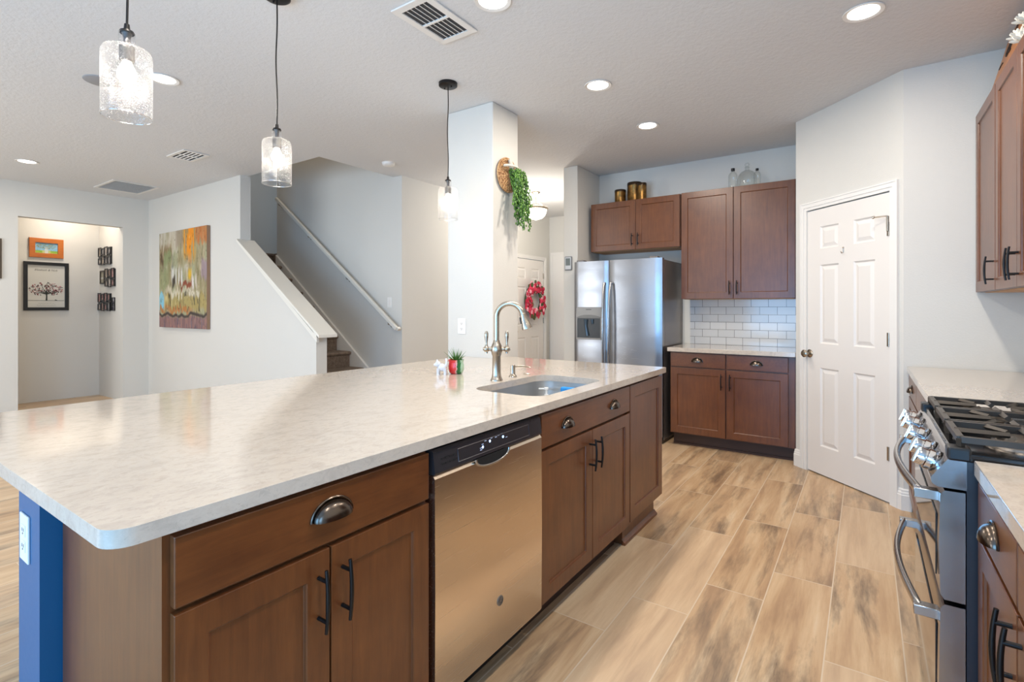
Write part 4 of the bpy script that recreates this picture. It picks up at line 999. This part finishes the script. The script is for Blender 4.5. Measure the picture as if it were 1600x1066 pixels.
def paintfn(u,v):
    s1=sn(u,v,0,46,8); s2=sn(u,v,1,70,16); s3=sn(u,v,2,16,4); s4=sn(u,v,3,90,30)
    s5=sn(u,v,5,34,1.5); vj=v+(s5-.5)*.10+(s1-.5)*.05+(s3-.5)*.05; uj=u+(s3-.5)*.05
    c=mixc((134,124,88),(178,166,136),s1); c=mixc(c,(100,96,60),.5*sst(.6,.9,s2)); c=mixc(c,(150,158,128),.6*sst(.5,.8,s3))
    c=mixc(c,(198,190,176),.9*box_(uj,vj,-.1,.42,.80,1.2)*(.4+.6*s1)); c=mixc(c,(120,88,56),.7*box_(uj,vj,.0,.30,.72,.84)*s2)
    c=mixc(c,(150,128,112),.6*box_(uj,vj,.38,.55,.85,1.2))
    c=mixc(c,(226,136,18),.95*box_(uj,vj,.56,.78,.72,1.2,.05,.06)*sst(.15,.4,s1)); c=mixc(c,(190,98,36),.9*box_(uj,vj,.78,1.2,.84,1.2)*(.5+.5*s2)); c=mixc(c,(214,130,60),.7*box_(uj,vj,.62,.72,.64,.75)*s1)
    c=mixc(c,(84,62,42),.8*box_(uj,vj,.0,.09,.62,.74)); c=mixc(c,(104,112,122),.7*box_(uj,vj,.27,.33,.62,.78)*s2)
    c=mixc(c,(126,142,96),.7*box_(uj,vj,.10,.26,.62,.76))
    c=mixc(c,(212,210,210),.92*box_(uj,vj,.12,.60,.47,.64,.04,.03)*sst(.30,.5,s5)*(.6+.4*s4)); c=mixc(c,(212,204,202),.85*box_(uj,vj,.68,.80,.42,.56)*sst(.2,.5,s1))
    c=mixc(c,(150,128,148),.7*box_(uj,vj,.88,1.2,.48,.68)); c=mixc(c,(218,168,30),.9*box_(uj,vj,.62,.70,.49,.58)); c=mixc(c,(54,46,36),.9*box_(uj,vj,.31,.37,.44,.54,.01,.02))
    c=mixc(c,(128,60,40),.9*box_(uj,vj,.46,.70,.40,.455,.02,.01)); c=mixc(c,(130,140,96),.6*box_(uj,vj,.0,.2,.40,.60))
    c=mixc(c,(212,204,184),.9*box_(uj,vj,.16,.86,.325,.40,.03,.02)*(.55+.45*s5)*sst(.1,.4,s1)); c=mixc(c,(164,146,86),.8*box_(uj,vj,.12,1.2,.20,.325,.02,.02)); c=mixc(c,(198,182,130),.8*box_(uj,vj,.12,.42,.25,.33)*sst(.5,.7,s1))
    c=mixc(c,(56,50,34),.85*sst(.66,.85,s2)*box_(uj,vj,.12,.95,.18,.36)); c=mixc(c,(118,192,228),.95*box_(uj,vj,-.1,.11,.20,.36,.02,.02)*(.6+.4*s1))
    c=mixc(c,(178,104,46),.85*box_(uj,vj,-.1,.7,.155,.21,.05,.015)*(.4+.6*s3)); c=mixc(c,(52,42,42),.9*box_(uj,v+(s3-.5)*.05,-.1,1.2,.12,.15,.02,.012))
    lo=1-sst(.10,.13,v+(s3-.5)*.04); c=mixc(c,mixc((118,90,92),(158,118,106),s1),lo); c=mixc(c,(78,72,92),.6*lo*sst(.6,.8,s2))
    c=mixc(c,(70,58,44),.35*sst(.75,.95,s4)); c=mixc(c,(220,214,200),.3*sst(.8,.98,s2))
    return cl_(c)
pn=thing('painting','tall abstract canvas painting of orange, white and brown strokes beside the stairs','painting',(-7.22,3.04,1.02))
m=MB(); m.box(-7.885,-6.555,3.0,3.039,1.022,2.285); mk('canvas',m,plain('canvas_edge',(150,120,96),.8),pn,bevel=.003)
color_panel('paint_layer',paintfn,(-7.884,2.9985,1.023),(1,0,0),(0,-1,0),1.328,1.261,120,170,pn,M_canvas)

XH=-9.30
def frame(m,O,u,n,w,h,b,t):
    O=Vector(O);u=Vector(u);n=Vector(n);z=Vector((0,0,1))
    P=lambda x,y:O+u*x+z*y
    m.prism([P(0,0),P(w,0),P(w-b,b),P(b,b)],n*t); m.prism([P(w,0),P(w,h),P(w-b,h-b),P(w-b,b)],n*t)
    m.prism([P(w,h),P(0,h),P(b,h-b),P(w-b,h-b)],n*t); m.prism([P(0,h),P(0,0),P(b,b),P(b,h-b)],n*t)
# orange framed picture
of=thing('framed_picture','small picture of a tree under blue sky in a wide orange wood frame','picture',(XH,2.15,2.0))
m=MB(); frame(m,(XH+.001,1.983,1.972),(0,1,0),(1,0,0),.36,.265,.062,.022); mk('frame',m,wood('orange_frame',(176,92,24),(206,116,36),False,.4),of,bevel=.003)
def skyfn(u,v):
    g=random.Random(int(u*40)*91+int(v*30)).random()
    c=mixc((108,168,206),(160,196,214),g)
    if v<.26: c=mixc((112,160,60),(160,180,60),g)
    if .32<u<.68 and v<.3: c=mixc(c,(200,196,150),.7)
    if .42<u<.58 and v<.6: c=mixc((196,204,206),c,.3*g)
    d=((u-.5)/.42)**2+((v-.68)/.26)**2
    if d<1 and g>.45: c=mixc((176,170,130),(110,130,110),g)
    return cl_(c)
color_panel('print',skyfn,(XH+.006,2.040,2.029),(0,1,0),(1,0,0),.246,.151,40,26,of,M_print)
# black framed tree print
bf=thing('framed_print','large black framed print of a leafy tree with red birds and script text','picture',(XH,2.16,1.25))
m=MB(); frame(m,(XH+.001,1.926,1.247),(0,1,0),(1,0,0),.474,.663,.042,.026); mk('frame',m,M_black,bf,bevel=.003)
m=MB(); m.box(XH+.002,XH+.006,1.963,2.365,1.285,1.875); mk('paper',m,plain('paper_grey',(206,204,196),.7),bf)
M_tree=plain('tree_ink',(48,52,46),.7)
m=MB(); X0=XH+.0065; cy,cz=2.163,1.385
def tp(a,b): return (X0+.001,cy+a,cz+b)
m.tube([tp(0,0),tp(.002,.05),tp(.0,.10),tp(.004,.15)],[.010,.007,.008,.003],6)
for a,b in ((-.10,.16),(-.13,.11),(.11,.15),(.14,.12),(-.05,.20),(.06,.21),(0,.22),(-.15,.15)): m.tube([tp(0,.085),tp(a*.4,.06+b*.35),tp(a,b)],[.005,.003,.001],5)
m.tube([tp(-.19,-.002),tp(.19,-.002)],.0015,5)
mk('tree_drawing',m,M_tree,bf)
m=MB(); g=random.Random(5)
lm=[plain('leaf_dark',(62,56,52),.7),plain('leaf_red',(150,58,64),.7),plain('leaf_pink',(196,128,134),.7)]
k=0
while k<190:
    a=g.uniform(-.18,.18); b=g.uniform(.07,.25)
    if (a/.18)**2+((b-.15)/.095)**2>1 or (abs(a)<.05 and b<.10): continue
    k+=1; an=g.uniform(0,PI); L=.012; dy,dz=math.cos(an)*L,math.sin(an)*L; m.m=g.choice((0,0,1,1,2))
    m.add([(X0+.0012,cy+a-dy,cz+b-dz),(X0+.0012,cy+a+dz*.4,cz+b-dy*.4),(X0+.0012,cy+a+dy,cz+b+dz),(X0+.0012,cy+a-dz*.4,cz+b+dy*.4)],[(0,1,2,3)])
mk('leaf_prints',m,lm,bf,merge=False)
m=MB(); m.ball((X0+.001,cy+.095,cz+.006),.008,8,6,(.2,1,.8)); m.ball((X0+.001,cy+.108,cz+.004),.006,8,6,(.2,1,.8)); mk('figure_drawing',m,M_tree,bf)
text_part('Elizabeth & Nick','script_heading',bf,plain('script_grey',(92,92,88),.7),(X0,cy-.005,1.790),(0,1,0),(1,0,0),.036,.0004,.35)
m=MB()
for zr,wd in ((1.345,.085),(1.318,.10)):
    pts=[(X0+.0004,cy-wd+2*wd*k/60,zr+.0035*math.sin(k*1.25)+.002*math.sin(k*.7)) for k in range(61)]; m.tube(pts,.0009,4)
mk('script_lines',m,plain('script_grey_small',(120,120,114),.7),bf)
# collages on the hall side wall (facing -y)
def collage(x0,x1,z0,z1,label,cols=4,seed=1):
    r=thing('photo_collage_frame',label,'picture frame',((x0+x1)/2,2.755,z0))
    g=random.Random(seed); m=MB(); n=(0,-1,0); cw=(x1-x0)/cols; ph=[]
    m.box(x0,x1,2.741,2.754,z0+.01,z1-.01)
    for i in range(cols):
        sp=z0+(z1-z0)*(.55 if i%2 else .42)
        for a,b in ((z0,sp-.004),(sp+.004,z1)):
            dx=.004; off=.0 if i%2 else .012
            frame(m,(x0+i*cw+dx,2.7405,a+off),(1,0,0),n,cw-2*dx,b-a-.012,.014,.010)
            ph.append((x0+i*cw+dx+.014,a+off+.014,cw-2*dx-.028,b-a-.012-.028))
    mk('frame',m,M_black,r)
    for (a,b,w,h) in ph:
        base=g.choice(((190,176,160),(206,198,190),(170,140,128),(150,150,150),(196,150,146)))
        def f(u,v,base=base,s=g.randint(0,999)):
            q=random.Random(s+int(u*3)*13+int(v*5)).random(); return cl_(mixc(base,(70,60,58),.6*q*(abs(u-.5)<.4)))
        color_panel('photo',f,(a,2.7398,b),(1,0,0),n,w,h,4,6,r,M_print)
collage(-9.275,-8.79,1.90,2.16,'upper black photo collage frame on the hall side wall',4,1)
collage(-9.02,-8.66,1.575,1.845,'middle black photo collage frame on the hall side wall',3,2)
collage(-9.29,-8.81,1.235,1.498,'lower black photo collage frame on the hall side wall',4,3)
r=thing('framed_photo','narrow grey framed photo left of the middle collage frame','picture',(-9.16,2.755,1.64))
m=MB(); frame(m,(-9.235,2.7545,1.63),(1,0,0),(0,-1,0),.165,.195,.018,.014); mk('frame',m,M_iron,r)
color_panel('photo',lambda u,v:(150,146,128) if abs(v-.4)>.15 else (190,190,184),(-9.22,2.752,1.645),(1,0,0),(0,-1,0),.135,.165,3,6,r,M_print)
r=thing('framed_photo','small black hanging frame right of the lowest collage frame','picture',(-8.72,2.755,1.2))
m=MB(); frame(m,(-8.775,2.7545,1.24),(1,0,0),(0,-1,0),.10,.19,.012,.012); frame(m,(-8.76,2.7545,1.30),(1,0,0),(0,-1,0),.07,.06,.008,.014); mk('frame',m,M_black,r)
color_panel('photo',lambda u,v:(170,166,168) if int(v*4)%2 else (90,88,100),(-8.765,2.752,1.25),(1,0,0),(0,-1,0),.08,.17,2,4,r,M_print)
# frame cut off at the left edge
r=thing('framed_picture','dark framed picture cut off by the left edge of the photo','picture',(-8.345,1.35,1.62))
m=MB(); frame(m,(-8.344,1.10,1.625),(0,1,0),(1,0,0),.44,.47,.035,.022); mk('frame',m,plain('dark_walnut',(70,58,46),.4),r,bevel=.002)
m=MB(); m.box(-8.344,-8.338,1.13,1.51,1.655,2.065); mk('paper',m,plain('paper_cream',(206,200,188),.7),r)

# hanging basket with trailing plant on the column side
hb=thing('hanging_basket','round woven wall basket with trailing green plant on the column','planter',(-2.24,3.18,2.27))
m=MB(); cyb,czb,rb=3.165,2.285,.125
for k in range(9):
    rr_=rb-k*.0135
    if rr_<.008: break
    m.tube([(-2.226+.010*(k%2)*.2+.012*(1-(rr_/rb)),cyb+rr_*math.cos(t),czb+rr_*math.sin(t)) for t in [2*PI*j/40 for j in range(41)]],.0080,6)
for k in range(12):
    a=PI*k/12; m.tube([(-2.218,cyb+rb*math.cos(a),czb+rb*math.sin(a)),(-2.206,cyb,czb),(-2.218,cyb-rb*math.cos(a),czb-rb*math.sin(a))],.0032,5)
t=NT('wicker'); t.set(Base_Color=t.ramp(t.noise(t.pos(),70,3),[(.35,s2l(140,92,52)),(.65,s2l(206,166,118))]),Roughness=.7); mk('basket',m,t.m,hb,smooth=60)
m=MB(); m.tube([(-2.205+.05*math.sin(PI*j/12),cyb+.0+.075*math.cos(PI*j/12)*1,czb+.055-.0*j) for j in range(13)],.010,8); m.tube([(-2.20,cyb-.01,czb+.115),(-2.196,cyb+.01,czb+.06),(-2.196,cyb+.03,czb+.02)],[.012,.02,.012],8); mk('pocket',m,plain('pale_wicker',(206,198,182),.6),hb,smooth=60)
g=random.Random(11)
pg=plain('pearl_green',(92,132,48),.45); pg2=plain('pearl_dark_green',(58,98,40),.45)
for s_ in range(22):
    y0_=3.165+g.uniform(-.02,.12); x0_=-2.185+g.uniform(-.02,.045); L=g.uniform(.26,.47)
    if s_<3: L=g.uniform(.24,.34)
    dy=g.uniform(-.03,.07) if s_>2 else g.uniform(-.10,-.05); m=MB(); n=int(L/.014); prev=None
    for k in range(n):
        t_=k/n; c_=Vector((x0_+.03*math.sin(t_*PI*.6),y0_+dy*t_**.7,2.315-L*t_))
        for q in range(2):
            a=g.uniform(0,2*PI); m.m=0 if g.random()<.6 else 1
            m.ball(tuple(c_+Vector((.011*math.cos(a),.012*math.sin(a),g.uniform(-.005,.005)))),.0085,6,4,(.8,.8,1.15))
    m.m=1; m.tube([(x0_,y0_,2.315),(x0_+.03*math.sin(.3*PI),y0_+dy*.6,2.315-L*.5),(x0_+.03*math.sin(.6*PI),y0_+dy,2.315-L)],.002,4)
    mk('strand',m,[pg,pg2],hb,smooth=80,merge=False)

# wreath
wr=thing('wreath','round wreath of red and pink flowers hanging on the front door','wreath',(-4.30,6.83,1.405))
m=MB(); g=random.Random(21); wc=Vector((-4.30,6.83,1.405)); R0=.215
m.tube([wc+Vector((0,R0*math.cos(t),R0*math.sin(t))) for t in [2*PI*k/30 for k in range(31)]],.028,8); mk('ring',m,plain('wreath_twigs',(58,66,36),.8),wr)
mats=[plain('petal_crimson',(190,20,60),.6),plain('petal_red',(220,50,84),.6),plain('petal_pink',(240,170,182),.6),plain('wreath_leaf',(64,84,40),.7)]
m=MB()
for k in range(210):
    a=g.uniform(0,2*PI); rr_=R0+g.uniform(-.075,.075); c_=wc+Vector((g.uniform(.01,.06),rr_*math.cos(a),rr_*math.sin(a)))
    m.m=g.choice((0,0,1,2,2,3,1)); r_=g.uniform(.026,.042)
    for p_ in range(5):
        b=p_*1.2566; m.ball(tuple(c_+Vector((.004,r_*.5*math.cos(b),r_*.5*math.sin(b)))),r_*.5,6,4,(.5,1,1))
mk('flowers',m,mats,wr,smooth=80,merge=False)
